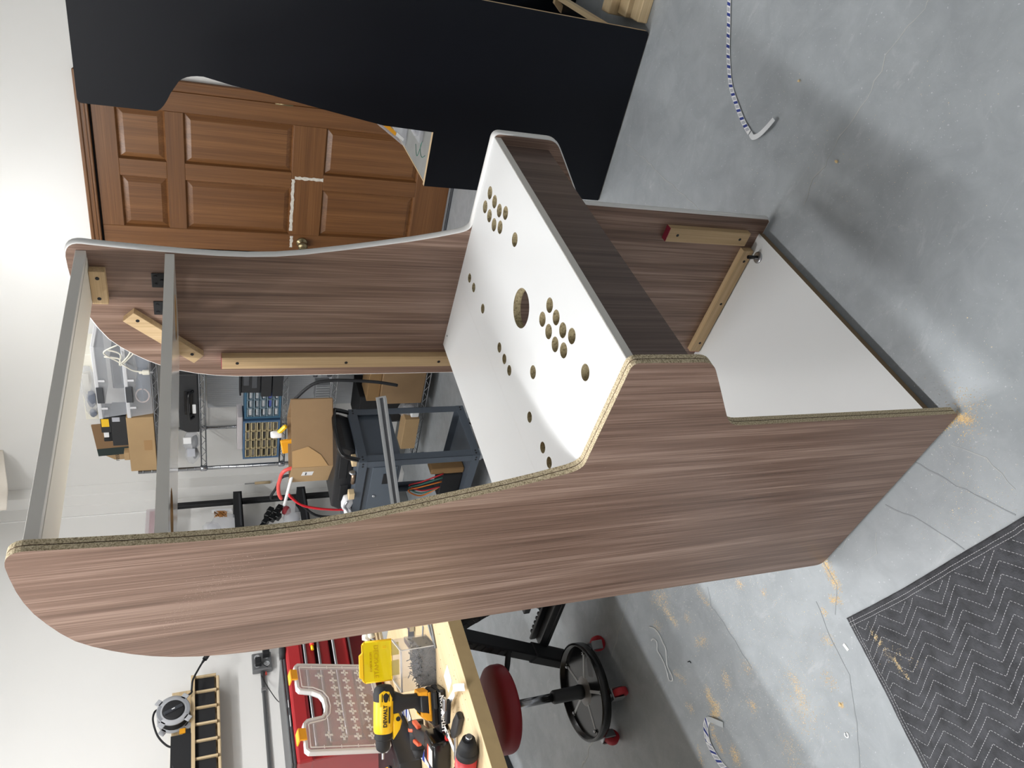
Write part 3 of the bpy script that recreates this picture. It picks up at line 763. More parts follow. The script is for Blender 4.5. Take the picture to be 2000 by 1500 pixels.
# waist shelf: blue parts cabinets
z = SH[2] + .004
def parts_cabinet(label, y0, y1, h, rows, cols, frame_m, drawer_m, inner, x0=3.0):
    c = thing('parts_cabinet', label, 'drawer cabinet', (x0 + .08, (y0 + y1) / 2, z))
    W = (y1 - y0) / 2; f = .012
    MB().box((-.08, -W, 0), (.08, W, f)).box((-.08, -W, h - f), (.08, W, h)).box((-.08, -W, f), (.08, -W + f, h - f)).box((-.08, W - f, f), (.08, W, h - f)).box((.07, -W + f, f), (.08, W - f, h - f)).build('frame', frame_m, c)
    bw = (2 * W - 2 * f) / cols; bh = (h - 2 * f) / rows
    for r in range(rows):
        for k in range(cols):
            ya = -W + f + k * bw; za = f + r * bh
            d = MB(); g = .0022
            d.box((-.078, ya + g, za + g), (.05, ya + bw - g, za + .006)).box((-.078, ya + g, za + g), (.05, ya + g + .0022, za + bh - g)).box((-.078, ya + bw - g - .0022, za + g), (.05, ya + bw - g, za + bh - g)).box((-.079, ya + g, za + bh - .009), (-.074, ya + bw - g, za + bh - g))
            o_ = d.build('drawer', drawer_m, c)
            rnd = random.Random(r * 17 + k + rows)
            MB().box((-.072, ya + .006, za + .006), (.03, ya + bw - .006, za + bh * rnd.uniform(.45, .75)), .004).build('drawer_contents', inner[rnd.randrange(len(inner))], o_)
    return c
GRS = [mat('bits_%d' % i, c_, .5, var=.3, vscale=120) for i, c_ in enumerate([(92, 88, 82), (64, 62, 60), (130, 126, 120), (84, 80, 70)])]
CLS = [mat('fit_%d' % i, c_, .4, var=.2, vscale=90) for i, c_ in enumerate([(168, 172, 176), (150, 156, 162), (190, 190, 192)])]
CREAMC = clear('cream_clear', (206, 190, 150), .8, .4)
BLUEC = clear('blue_clear', (150, 172, 184), .5, .3)
parts_cabinet('blue parts cabinet of clear drawers behind the black boxes on the rack', 2.10, 2.462, .218, 5, 5, BLUE, BLUEC, CLS * 4 + [mat('bit_red', (170, 70, 80), .5), mat('bit_blue', (80, 90, 160), .5)])
parts_cabinet('blue parts cabinet with cream-edged drawers next to the chrome post', 2.484, 2.806, .225, 6, 4, mat('blue_steel_light', (70, 100, 132), .45), CREAMC, GRS)
o = thing('clear_case', 'clear flat case lying on the cream-edged blue parts cabinet', 'case', (3.08, 2.585, z + .226))
MB().box((-.08, -.135, 0), (.06, .135, .033), .004).build('shell', CLR2, o)
MB().box((-.07, -.12, .006), (.05, .12, .02), .004).build('contents', LGREY, o)
o = thing('black_box', 'upper slim black box in front of the blue parts cabinet', 'box', (2.98, 2.12, z + .066)); MB().box((-.04, -.12, 0), (.015, .122, .062), .003).build('carton', BLK, o)
o = thing('black_box', 'lower slim black box in front of the blue parts cabinet', 'box', (2.98, 2.12, z)); MB().box((-.04, -.12, 0), (.015, .122, .062), .003).build('carton', BLK, o)
o = thing('black_tray', 'ribbed black tray stacked on the slim black boxes', 'tray', (2.98, 2.08, z + .130))
MB().prism([(-.10, 0), (.132, 0), (.128, .115), (-.10, .115)], -.04, .018, 'x', bev=.006).build('tray_body', BLK, o)
MB().box((-.044, -.08, .02), (-.039, .09, .05), .003).box((-.044, -.08, .065), (-.039, .07, .10), .003).build('rib', DGREY, o)
MB().box((-.05, -.1, .112), (.02, .142, .122), .003).build('rim', BLKM, o)

# knee shelf
z = SH[1] + .004
o = thing('spool_holder', 'dark round spool and bagged silver parts on the middle rack shelf', 'spool', (3.06, 2.12, z))
MB().lathe([(.055, 0), (.055, .02), (.035, .028), (.035, .08), (.055, .088), (.055, .108), (.05, .11)], (0, 0, 0), 'z', 22).build('spool', DGREY, o)
o = thing('metal_block', 'ribbed grey metal block beside the dark spool on the rack', 'part', (3.05, 2.285, z))
mb = MB(); mb.box((-.03, -.062, 0), (.05, .062, .09), .002)
for k in range(6): mb.box((-.036, -.055 + k * .02, .004), (-.03, -.045 + k * .02, .088))
mb.build('body', MGREY, o)

# bottom shelf
z = SH[0] + .003
c = carton('cardboard_box', 'wide brown cardboard box on the bottom rack shelf', (2.995, 1.98, z), (3.3, 2.375, z + .285), CARD2)
c = carton('cardboard_box', 'small open brown box on top of the bottom shelf box', (3.02, 2.1, z + .287), (3.2, 2.365, z + .370), CARDD)
tb = thing('black_tub', 'black fabric tub behind the grey cart on the bottom rack shelf', 'tub', (3.18, 2.50, z))
MB().prism([(-.10, 0), (.10, 0), (.14, .40), (-.12, .40)], -.09, .16, 'x', bev=.01).build('tub', BLKM, tb)
o = thing('parts_bag', 'clear bag of white parts beside the bottom shelf box', 'bag', (3.05, 2.47, z))
lump(o, 'bag', BAGM, [((0, -.02, .07), (.05, .07, .07)), ((0, .03, .05), (.05, .06, .05))])
carton('small_box', 'narrow tan box at the left end of the bottom rack shelf', (2.96, 2.49, z), (3.08, 2.76, z + .10), CARD)
o = thing('white_connector', 'white plug block on the bag at the bottom rack shelf', 'connector', (2.98, 2.455, z + .01)); MB().box((-.02, -.03, 0), (.02, .02, .055), .006).build('body', PAPER, o)

# ------------------------------------------------------------------ grey steel cart in front of the rack
cart = thing('steel_cart', 'blue-grey steel cart with an open frame and a drawer box behind the cabinet', 'cart', (1.872, 1.822, 0), -4.6)
CWd, CLn, CZ0, CZ1, F = .375, .66, .118, .755, .042
def angle(name, a, b, ax):  # steel angle: two thin flanges
    return MB().box(a, b, .002).build(name, CARTG, cart)
for (x, y) in ((0, 0), (CWd - F, 0), (0, CLn - F), (CWd - F, CLn - F)):
    xs = 0 if x == 0 else CWd - .003; ysn = 0 if y == 0 else CLn - .003
    MB().box((x, ysn, CZ0), (x + F, ysn + .003, CZ1)).box((xs, y, CZ0), (xs + .003, y + F, CZ1)).build('corner_post', CARTG, cart)
for zz in (CZ0, CZ1 - F):
    MB().box((0, -.002, zz), (CWd, .001, zz + F)).build('end_rail', CARTG, cart)
    MB().box((0, CLn - .001, zz), (CWd, CLn + .002, zz + F)).build('end_rail', CARTG, cart)
    MB().box((-.002, 0, zz), (.001, CLn, zz + F)).build('side_rail', CARTG, cart)
    MB().box((CWd - .001, 0, zz), (CWd + .002, CLn, zz + F)).build('side_rail', CARTG, cart)
mb = MB()
for zz in (CZ0 + .021, CZ1 - .021):
    for xx in (.014, .032, CWd - .014, CWd - .032):
        mb.cyl((xx, -.004, zz), (xx, 0, zz), .005, n=10)
    for yy in (.014, .032): mb.cyl((-.004, yy, zz), (0, yy, zz), .005, n=10)
mb.build('bolt', BLKM, cart)
MB().box((.0, 0, CZ1 - .004), (CWd, CLn, CZ1)).build('top_tray', CARTG, cart)
db = MB().box((.006, .02, CZ1 - .222), (CWd - .01, CLn - .01, CZ1 - .006), .002).build('drawer_box', CARTG, cart)
dr = MB().box((.0015, .050, CZ1 - .205), (.006, CLn - .05, CZ1 - .075), .002).build('drawer', mat('cart_drawer', (82, 91, 101), .5), db)
MB().box((.0003, .10, CZ1 - .165), (.002, .18, CZ1 - .135), .001).build('handle_slot', BLKM, dr)
MB().lathe([(.009, .002), (.009, -.002), (.005, -.004)], (0, .27, CZ1 - .105), 'x', 14).build('lock', STEEL, dr)
MB().box((.0005, .050, CZ1 - .052), (.0022, CLn - .05, CZ1 - .048)).build('seam', BLKM, db)
for (x, y) in ((.05, .05), (CWd - .05, .05), (.05, CLn - .05), (CWd - .05, CLn - .05)):
    w = MB(); w.cyl((x - .014, y, .045), (x + .014, y, .045), .045, n=20).build('wheel', BLKM, cart)
    MB().box((x - .022, y - .022, .092), (x + .022, y + .022, CZ0 + .002)).box((x - .021, y - .014, .04), (x - .016, y + .014, .094)).box((x + .016, y - .014, .04), (x + .021, y + .014, .094)).build('caster_fork', STEEL, cart)
MB().tube(bez([(.36, .012, CZ1 - .01), (.362, -.01, CZ1 + .055), (.34, -.02, CZ1 + .080), (.19, -.02, CZ1 + .093), (.06, -.02, CZ1 + .084), (.028, -.012, CZ1 + .055), (.022, .01, CZ1 - .01)], 7), .0115, 10).build('push_handle', BLKG, cart)
MB().box((.02, .05, CZ0 + .005), (CWd - .02, CLn - .02, CZ0 + .012)).build('lower_wire_shelf', CARTG, cart).hide_render = False
tn = thing('black_tote', 'black tool tote on the cart top under the torn cardboard box', 'tote', (2.08, 2.02, CZ1))
MB().prism([(-.185, 0), (.20, 0), (.235, .05), (.205, .092), (-.215, .092), (-.21, .05)], -.11, .16, 'x', bev=.01).build('shell', BLK, tn)
MB().box((-.115, -.15, .03), (-.108, .0, .075), .004).box((-.115, .05, .015), (-.108, .16, .06), .004).build('rib', BLKM, tn)
o = thing('hand_clamp', 'silver round-headed clamp on the cart beside the black tote', 'clamp', (1.90, 1.935, CZ1))
MB().cyl((0, -.01, .012), (.0, .055, .012), .011, n=14).build('barrel', mat('bronze_metal', (150, 128, 108), .3, .8), o); MB().lathe([(.012, -.006), (.019, 0), (.012, .006)], (0, -.018, .019), 'y', 16).build('head', STEEL, o)
o = thing('wood_scrap', 'little tan wood scrap on the cart near the push handle', 'wood', (1.93, 1.875, CZ1)); MB().box((-.02, -.03, 0), (.03, .012, .024), .002).build('block', PINE['y'], o)
o = thing('wood_scrap', 'little tan wood scrap on the cart left of the clamp', 'wood', (1.89, 2.06, CZ1)); MB().box((-.02, -.02, 0), (.02, .02, .03), .002).build('block', PINE['y'], o)
o = thing('shop_rag', 'crumpled white shop rag at the left of the cart top', 'rag', (1.91, 2.13, CZ1)); lump(o, 'cloth', mat('rag_white', (214, 214, 216), .9), [((0, 0, .028), (.03, .055, .03)), ((-.01, .06, .02), (.03, .04, .02))])
MB().tube(bez([(-.03, -.03, .03), (-.035, .0, .045), (-.03, .03, .03), (-.035, .05, .02)], 5), .006, 8).build('spring_clip', STEEL, o)

# torn cardboard box on the tote: a leaning quadrilateral box with opened flaps
zc = CZ1 + .0925
P0 = Vector((2.035, 1.985, zc)); dirR = Vector((.19, -.29, 0)); dirL = Vector((.10, .20, 0)); up = Vector((0, 0, .205))
cbx = thing('torn_cardboard_box', 'worn open cardboard box with a white sticker on the black tote', 'box', P0)
def thickquad(a, b, c, d, t):
    mb = MB(); n_ = (b - a).cross(d - a).normalized() * t
    A = [mb.bm.verts.new(p) for p in (a, b, c, d)]; B = [mb.bm.verts.new(p + n_) for p in (a, b, c, d)]
    mb.bm.faces.new(A[::-1]); mb.bm.faces.new(B)
    for i in range(4): mb.bm.faces.new((A[i], A[(i + 1) % 4], B[(i + 1) % 4], B[i]))
    return mb
O3 = Vector((0, 0, 0))
thickquad(O3, dirR, dirR + up, up, .004).build('front_wall', CARD2, cbx)
thickquad(O3, up, up + dirL * .98, dirL, .004).build('side_wall', CARD, cbx)
thickquad(dirR, dirR + dirL, dirR + dirL + up, dirR + up, .004).build('back_side', CARD2, cbx)
thickquad(dirL, dirL + up * .98, dirL + dirR + up, dirL + dirR, .004).build('rear_wall', CARD2, cbx)
thickquad(O3, dirL, dirL + dirR, dirR, .004).build('bottom', CARD2, cbx)
nrm = dirR.cross(up).normalized()
off = nrm * .004
for zf in (.62, .86): MB().tube([O3 + off * .6 + up * 0 + dirR * (1 - zf) * 1.0 + up * .02, dirR * (1 - zf) + off * .6 + up * .98], .0012, 5).build('fold_crease', CARDD, cbx)
mb = MB(); q = [off + up * .99, off + up * .12, off + dirR * .17 + up * .30, off + dirR * .30 + up * .60, off + dirR * .24 + up * .99]
f = mb.bm.faces.new([mb.bm.verts.new(p + nrm * .003) for p in q]); mb.build('torn_flap', mat('cardboard_inner', (186, 150, 104), .9), cbx)
nl = up.cross(dirL).normalized()
stk = MB()
A_, B_ = dirL.normalized(), up.normalized()
c0 = dirL * .42 + up * .58 + nl * .0046
stk.quad([c0 - A_ * .028 - B_ * .030, c0 + A_ * .030 - B_ * .026, c0 + A_ * .028 + B_ * .030, c0 - A_ * .030 + B_ * .026]); stk.build('white_sticker', PAPER, cbx)
text('print', 'FRAGILE', .010, DGREY, frame(tuple(c0 + nl * .001 + B_ * .008), tuple(-A_), tuple(B_)), cbx)
# things sticking out of it
o = thing('yellow_clamp', 'yellow and white squeeze clamp sticking out of the torn cardboard box', 'clamp', (2.26, 1.99, zc + .006))
MB().box((-.012, -.03, .0), (.012, .06, .235), .006, M=Matrix.Rotation(R(-10), 4, 'X')).build('yellow_jaw', YELD, o)
MB().box((-.010, -.105, .23), (.012, -.035, .252), .006, M=Matrix.Rotation(R(38), 4, 'X') @ Matrix.Translation((0, .16, -.02))).build('yellow_lever', YEL, o)
MB().lathe([(.015, .225), (.019, .235), (.019, .275), (.014, .285)], (0, -.035, .0), 'z', 16).build('white_cap', PAPER, o)
o = thing('white_tube', 'white plastic tube slanting out beside the torn cardboard box', 'tube', (2.10, 2.075, zc))
MB().cyl((.04, .03, .0), (0, .0, .188), .0085, n=14).cyl((0, 0, .188), (-.0, .245, .222), .0085, n=14).build('tube', PAPER, o)
o = thing('red_strap_handle', 'flat red plastic handle beside the white tube', 'handle', (2.12, 2.08, zc))
MB().tube(bez([(.02, .0, .0), (.0, -.005, .21), (0, .08, .252), (0, .165, .252), (0, .215, .235)], 6), [.010] * 24 + [.006], 8).build('handle', mat('coral_red', (226, 84, 78), .45), o)
o = thing('red_hose', 'pair of red air lines drooping left of the torn box', 'hose', (2.03, 2.22, CZ1))
for k in (0, 1): MB().tube(bez([(.03 + .012 * k, -.01, .30), (0, .03, .245), (-.01, .06, .16 + .01 * k), (-.01, .085, .06), (-.01, .09, .006)], 6), .0058, 8).build('line', mat('red_hose', (206, 34, 46), .4), o)
o = thing('looped_power_cord', 'black cord looping from the box to the pole at the left', 'cord', (2.42, 2.42, .4))
MB().tube(bez([(-.05, -.05, .50), (0, 0, .64), (.0, .09, .68), (0, .175, .705), (0, .178, .60), (0, .235, .54), (0, .36, .42), (.02, .40, .22), (.02, .40, .0), (.02, .40, -.39)], 7), .008, 8).build('cord', BLKM, o)
o = thing('foam_tube', 'black foam tube arching out of the torn box to the right', 'tube', (2.24, 1.75, zc))
MB().tube(bez([(.03, .03, .01), (.0, .0, .12), (.0, -.012, .19), (0, -.068, .165), (0, -.137, .10), (0, -.158, .025), (0, -.157, -.08), (0, -.142, -.225), (0, -.118, -.335)], 7), .0085, 10).build('tube', BLKM, o)
# long aluminium rail resting against the cart
o = thing('aluminium_rail', 'long silver grooved aluminium rail lying across the front of the steel cart', 'rail', (1.80, 1.73, .6))
Pa, Pb = Vector((1.845, 1.395, .708)), Vector((1.79, 2.22, .530))
d_ = (Pb - Pa).normalized(); u_ = Vector((0, 0, 1)) - d_ * d_.z; u_.normalize(); n_ = d_.cross(u_)
Mr = Matrix((d_, n_, u_)).transposed().to_4x4(); Mr.translation = Pa
Lr = (Pb - Pa).length
MB().box((0, -.012, -.030), (Lr, .008, -.018), .001, M=Mr).box((0, -.012, .004), (Lr, .008, .017), .001, M=Mr).box((0, -.004, -.018), (Lr, .008, .004), M=Mr).build('rail', ALU, o, world=True)
MB().box((0, -.0045, -.014), (Lr, -.0038, .0), M=Mr).build('groove', DGREY, o, world=True)
# dark clutter on the cart's lower shelf
o = thing('power_adapter', 'black power adapters with coloured wires on the lower cart shelf', 'adapter', (2.05, 2.14, CZ0 + .0125))
MB().box((-.05, -.06, 0), (.06, .12, .12), .006).build('body', BLKM, o)
MB().box((-.055, -.11, .0), (.03, -.07, .19), .006).build('wood_strip', CARDD, o)
for k, m_ in enumerate((mat('wire_red', (190, 30, 40), .5), mat('wire_teal', (60, 120, 110), .5), mat('wire_orange', (220, 120, 40), .5))):
    MB().tube(bez([(-.06, -.08 + .03 * k, .12), (-.07, -.04 + .02 * k, .24), (-.05, .0 + .02 * k, .30), (-.05, .05 + .02 * k, .22), (-.05, .03, .12)], 5), .004, 6).build('wire', m_, o)

# ------------------------------------------------------------------ left corner: black pole with trays
wr = thing('tray_pole', 'black upright pole with black trays on the left wall beside the rack', 'rack', (3.10, 3.32, 0))
MB().box((.035, .02, .0), (.075, .055, 1.75), .006).build('pole', BLKM, wr)
for z0, z1 in ((1.232, 1.288), (.803, .860), (.43, .485)):
    tr = MB(); tr.box((-.325, -.10, z0), (.02, .155, z0 + .006)).box((-.325, -.10, z0), (-.319, .155, z1)).box((-.325, -.10, z0), (.02, -.094, z1)).box((.014, -.10, z0), (.02, .155, z1)).box((.0, -.02, z0 + .008), (.05, .03, z0 + .03))
    o_ = tr.build('tray', BLK, wr)
    MB().box((-.30, -.1015, z0 + .014), (0, -.0995, z0 + .022)).build('rib', DGREY, o_)
o = thing('parts_bag', 'clear bag of coloured wires leaning in the upper black tray', 'bag', (2.90, 3.30, 1.2385))
lump(o, 'bag', BAGM, [((-.02, -.02, .11), (.085, .05, .11)), ((-.07, -.03, .19), (.06, .04, .06))])
MB().box((.045, -.072, .06), (.075, -.066, .19), .004).build('plastic_plate', CLRW, o)
mb = MB(); rnd = random.Random(5)
for k in range(9): mb.tube([(.02 + rnd.uniform(-.025, .03), -.072 + rnd.uniform(-.012, .0), .13 + rnd.uniform(-.035, .05)) for _ in range(6)], .003, 5)
mb.build('wire_bundle', mat('wire_brown', (176, 120, 60), .6), o)
o = thing('connector_stack', 'stack of black connector blocks on a bag in the lower black tray', 'connector', (2.86, 3.25, .86))
for k, (a, b_, c_) in enumerate([(.075, -.02, .135), (.04, -.02, .155), (.06, -.02, .195), (.02, -.02, .215), (-.01, -.02, .185), (-.04, -.02, .235), (-.08, -.02, .255), (.0, -.02, .15)]):
    MB().box((a - .022, b_ - .02, c_ - .018), (a + .022, b_ + .02, c_ + .018), .003, M=Matrix.Translation((a, b_, c_)) @ Matrix.Rotation(R(35), 4, 'Y') @ Matrix.Translation((-a, -b_, -c_))).build('block', BLKG, o)
lump(o, 'parts_bag', BAGM, [((.03, .0, .055), (.085, .06, .055)), ((-.03, .0, .06), (.06, .05, .06))])
lump(o, 'red_parts', mat('dull_red_parts', (150, 50, 58), .6), [((.05, -.02, .09), (.035, .03, .03))])
o = thing('pink_organizer', 'clear box of pink parts high on the left wall tray', 'box', (2.90, 3.30, 1.765))
MB().box((-.13, -.10, .0), (.10, .12, .06), .005).build('shell', CLR2, o); MB().box((-.12, -.09, .004), (.09, .11, .04), .004).build('contents', mat('dull_pink', (170, 84, 100), .6), o)
MB().box((-.20, -.12, -.013), (.10, .175, -.0), .002).build('shelf_plate', WHITE, o)
o = thing('chisel', 'slim chisel with pale handle hanging near the corner', 'tool', (3.335, 3.366, 1.07))
MB().box((-.002, -.004, .06), (.003, .004, .13), .001).build('blade', STEEL, o); MB().cyl((0, 0, -.05), (0, 0, .06), .010, n=12).build('handle', PINE['z'], o)
o['label'] = 'slim chisel with pale handle fixed to the corner step by the black pole'
# white cloth hanging from the ceiling at the far left corner
cl = MB(); nn, mm = 26, 14; G = []
for i in range(nn + 1):
    row = []
    for j in range(mm + 1):
        t = i / nn; s_ = j / mm
        x = 3.425 - .525 * s_; zb_ = 2.545 + .115 * (1 - s_) ** 1.3
        zz = CEIL - (CEIL - zb_) * t
        y = 3.03 + .016 * math.sin(s_ * 11 + 1) * (.3 + t) - .03 * t
        row.append(cl.bm.verts.new((x + .05 * t * (.5 - s_), y, zz)))
    G.append(row)
for i in range(nn):
    for j in range(mm):
        f = cl.bm.faces.new((G[i][j], G[i][j + 1], G[i + 1][j + 1], G[i + 1][j])); f.smooth = True
co = tag(cl.build('hanging_cloth', CLOTHM), 'beige canvas cloth hanging from the ceiling near the far left corner', 'cloth')
sd = co.modifiers.new('thick', 'SOLIDIFY'); sd.thickness = .004
# ------------------------------------------------------------------ work table at the left wall side
TZ = .782
bench = thing('work_table', 'pale plywood work table top resting on black plastic sawhorses', 'table', (0, 1.78, 0))
MB().box((-1.35, 1.172, TZ - .042), (.955, 2.39, TZ), .002).build('table_top', PINE['x'], bench, world=True)
MB().box((-1.35, 1.1708, TZ - .0415), (.955, 1.1722, TZ - .0008)).build('front_edge', mat('ply_edge_tan', (186, 160, 116), .7, var=.05, vscale=30), bench, world=True)
def sawhorse(x0, x1, label):
    sh = thing('sawhorse', label, 'sawhorse', ((x0 + x1) / 2, 1.55, 0), group='black plastic sawhorses under the table')
    B = MB(); B.box((x0 - .02, 1.515, .645), (x1 + .02, 1.600, TZ - .0425), .006); B.build('beam', BLKM, sh, world=True)
    for x, dx in ((x0, -.02), (x1, .02)):
        for y1, s in ((2.0, 1), (1.10, -1)):
            a = Vector((x, 1.555 + .02 * s, .66)); b = Vector((x + dx * 1.2 + (.07 if x == x0 else 0), y1, 0))
            d = (b - a).normalized(); u = Vector((1, 0, 0)); u = (u - d * d.dot(u)).normalized(); v = d.cross(u)
            L_ = (b - a).length
            Mx = Matrix((u, v, d)).transposed().to_4x4(); Mx.translation = a
            lg = MB(); lg.box((-.030, -.022, 0), (.030, .022, L_), .004, M=Mx)
            k = .05
            while k < .34:
                lg.box((-.034, -.016, k), (.034, .016, k + .022), .003, M=Mx); k += .045
            lg.box((-.036, -.026, L_ * .62), (.036, .026, L_ * .99), .006, M=Mx)
            lg.box((-.012, -.0275, L_ * .1), (.012, -.021, L_ * .9), .002, M=Mx)
            lg.build('leg', BLKM, sh, world=True)
    t = MB(); yA, yB, zz = 1.20, 1.915, .15
    xa = x0 + .055
    t.box((xa, yA, zz), (xa + .085, yB, zz + .018), .003); t.box((xa, yA, zz + .018), (xa + .012, yB, zz + .046), .003); t.box((xa + .073, yA, zz + .018), (xa + .085, yB, zz + .046), .003)
    t.build('tray_arm', BLK, sh, world=True)
    tt = MB(); y = yA + .02
    while y < yB - .02:
        tt.box((xa + .086, y, zz + .006), (xa + .104, y + .014, zz + .040), .002); y += .03
    o_ = tt.build('grip_teeth', BLKM, sh, world=True); o_['kind'] = 'stuff'
    MB().box((xa + .2, yA, zz), (xa + .235, yB, zz + .03), .003).build('tray_arm', BLK, sh, world=True)
    return sh
sawhorse(.690, 1.02, 'black plastic sawhorse with toothed legs at the right end of the table')
sawhorse(-1.15, -.80, 'black plastic sawhorse at the far left end of the table out of view')
ps = tag(MB().box((.58, 2.0, TZ), (1.10, 2.385, TZ + .012), .001).build('plywood_offcut', PINE['y']), 'pale plywood offcut under the red tool chest at the table back', 'plywood')

# red tool chest, drawers pulled out in steps
tcx0, tcx1, tcy0, tcy1, tcz = .592, 1.225, 2.10, 2.38, TZ + .0125
tc = thing('tool_chest', 'red metal tool chest with stepped open drawers on the table', 'tool chest', ((tcx0 + tcx1) / 2, tcy0, tcz))
HZ = 1.165 - tcz
def w_(a, b): return (tcx0 + a[0], tcy0 + a[1], tcz + a[2]), (tcx0 + b[0], tcy0 + b[1], tcz + b[2])
Wd, Dp = tcx1 - tcx0, tcy1 - tcy0
MB().box(*w_((0, 0, 0), (.004, Dp, HZ))).box(*w_((Wd - .004, 0, 0), (Wd, Dp, HZ))).box(*w_((0, Dp - .004, 0), (Wd, Dp, HZ))).box(*w_((0, 0, 0), (Wd, Dp, .008))).build('body', RED, tc, world=True)
MB().box(*w_((.0, -.006, 0), (.040, .004, HZ - .06)), .002).box(*w_((Wd - .040, -.006, 0), (Wd, .004, HZ - .06)), .002).build('front_flange', RED, tc, world=True)
MB().box(*w_((-.003, -.012, HZ - .062), (Wd + .003, Dp, HZ)), .010, 2).build('lid', RED, tc, world=True)
MB().box(*w_((-.002, -.014, HZ - .064), (Wd + .002, -.010, HZ - .058))).build('lid_seam', REDD, tc, world=True)
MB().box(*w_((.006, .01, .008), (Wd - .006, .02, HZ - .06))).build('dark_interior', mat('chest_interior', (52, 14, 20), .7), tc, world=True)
zt = HZ - .066
for k, (h, pull) in enumerate(((.052, .012), (.058, .030), (.070, .052), (.100, .016))):
    z1 = zt; z0 = zt - h + .006; zt -= h
    d = MB().box(*w_((.042, -pull, z0), (Wd - .042, -pull + .006, z1 - .012)), .001).box(*w_((.042, -pull, z0), (.046, .01, z1 - .014))).box(*w_((Wd - .046, -pull, z0), (Wd - .042, .01, z1 - .014))).box(*w_((.042, -pull, z0), (Wd - .042, .01, z0 + .003)))
    o_ = d.build('drawer', RED if k < 3 else REDD, tc, world=True)
    MB().box(*w_((.040, -pull - .010, z1 - .014), (Wd - .040, -pull + .004, z1 - .004)), .002).build('silver_lip', STEEL, o_, world=True)
    MB().box(*w_((.046, -pull + .006, z0 + .003), (Wd - .046, .008, z0 + .012)), .001).build('drawer_liner', MATS['chest_interior'], o_, world=True)
o = thing('red_screwdriver', 'red and yellow screwdriver lying in an open chest drawer', 'screwdriver', (1.08, 2.062, 1.056))
MB().cyl((-.03, 0, .006), (.05, 0, .006), .009, n=12).build('handle', REDB, o); MB().cyl((-.05, 0, .006), (-.03, 0, .006), .006, n=10).build('yellow_band', YEL, o)
lp = thing('laptop', 'closed dark grey laptop lying on top of the red tool chest', 'laptop', (.83, 2.20, tcz + HZ))
MB().prism([(-.235, -.105), (.225, -.085), (.215, .155), (-.245, .135)], .001, .012, 'z', bev=.003).build('base', DGREY, lp)
MB().prism([(-.235, -.105), (.225, -.085), (.215, .155), (-.245, .135)], .013, .021, 'z', bev=.003).build('screen_lid', mat('slate_lid', (84, 86, 88), .4), lp)
MB().box((-.09, -.1045, .007), (-.045, -.0955, .010)).box((-.01, -.1005, .007), (.02, -.0945, .010)).build('port', LGREY, lp)
o = thing('round_puck', 'black round puck on the wire at the corner of the red chest', 'device', (1.075, 2.118, tcz + HZ))
MB().lathe([(.031, .001), (.034, .006), (.034, .018), (.030, .022)], (0, 0, 0), 'z', 24).build('body', BLKM, o)
MB().tube(bez([(.03, .02, .012), (.10, .40, -.03), (.30, .9, -.04), (.62, 1.28, -.015), (.735, 1.325, .015)], 8), .0025, 6).build('cable', BLKM, o)

# clear organizer with yellow latches, leaning
OBL, OE, OF = Vector((.4658, 1.8718, .8655)), Vector((.9814, .1921, .0)), Vector((.0462, -.2373, .9705))
OE.normalize(); OF = (OF - OE * OE.dot(OF)).normalized(); ON = OE.cross(OF)
OM = Matrix((OE, OF, ON)).transposed().to_4x4(); OM.translation = OBL
og = thing('organizer_case', 'clear compartment case with orange latches leaning before the red tool chest', 'organizer', tuple(OBL))
og.rotation_euler = OM.to_euler()
OUT = [(.012, 0), (.377, 0), (.389, .012), (.389, .293), (.377, .305), (.275, .305), (.262, .296), (.256, .252), (.243, .226), (.222, .215), (.19, .213), (.165, .218), (.147, .232), (.140, .262), (.133, .288), (.118, .301), (.012, .305), (0, .293), (0, .012)]
MB().prism(OUT, -.020, -.018, 'z').build('back_face', CLR, og)
MB().prism(OUT, -.004, -.001, 'z').build('front_face', clear('cloudy_front', (226, 208, 210), .22, .25), og)
def rimband(out, w, z0, z1):
    mb = MB(); ins = inset(out, w); n = len(out)
    for i in range(n):
        j = (i + 1) % n
        for (zz, flip) in ((z0, 1), (z1, 0)):
            q = [(*out[i], zz), (*out[j], zz), (*ins[j], zz), (*ins[i], zz)]
            mb.quad(q[::-1] if flip else q)
        mb.quad([(*out[i], z0), (*out[j], z0), (*out[j], z1), (*out[i], z1)])
        mb.quad([(*ins[j], z0), (*ins[i], z0), (*ins[i], z1), (*ins[j], z1)])
    return mb
rimband(OUT, .009, -.021, .0).build('rim', CLRW, og)
rimband(inset(OUT, .018), .0022, -.002, .0012).build('inner_rib', mat('moulded_white_rib', (240, 238, 238), .4), og)
cr = MB()
for v_, us in ((.063, [.346, .308, .273, .236, .2, .164, .128, .092, .056]), (.115, [.346, .308, .273, .236, .2, .164, .128, .092, .056]), (.166, [.346, .308, .273, .236, .2, .164, .128, .092, .056]), (.218, [.33, .065])):
    for u_ in us:
        for sx in (-1, 1):
            for sy in (-1, 1):
                cr.box((u_ + sx * .0022, v_ + sy * .0022 - .0012, -.001), (u_ + sx * .0135, v_ + sy * .0022 + .0012, .0012)); cr.box((u_ + sx * .0022 - .0012, v_ + sy * .0022, -.001), (u_ + sx * .0022 + .0012, v_ + sy * .0135, .0012))
for k in range(4):
    cr.box((.366, .06 + k * .06, -.001), (.378, .0616 + k * .06, .001)); cr.box((.012, .06 + k * .06, -.001), (.024, .0616 + k * .06, .001))
for k in range(6): cr.box((.06 + k * .05, .012, -.001), (.0616 + k * .05, .024, .001))
o_ = cr.build('divider_mark', MATS['moulded_white_rib'], og); o_['kind'] = 'stuff'
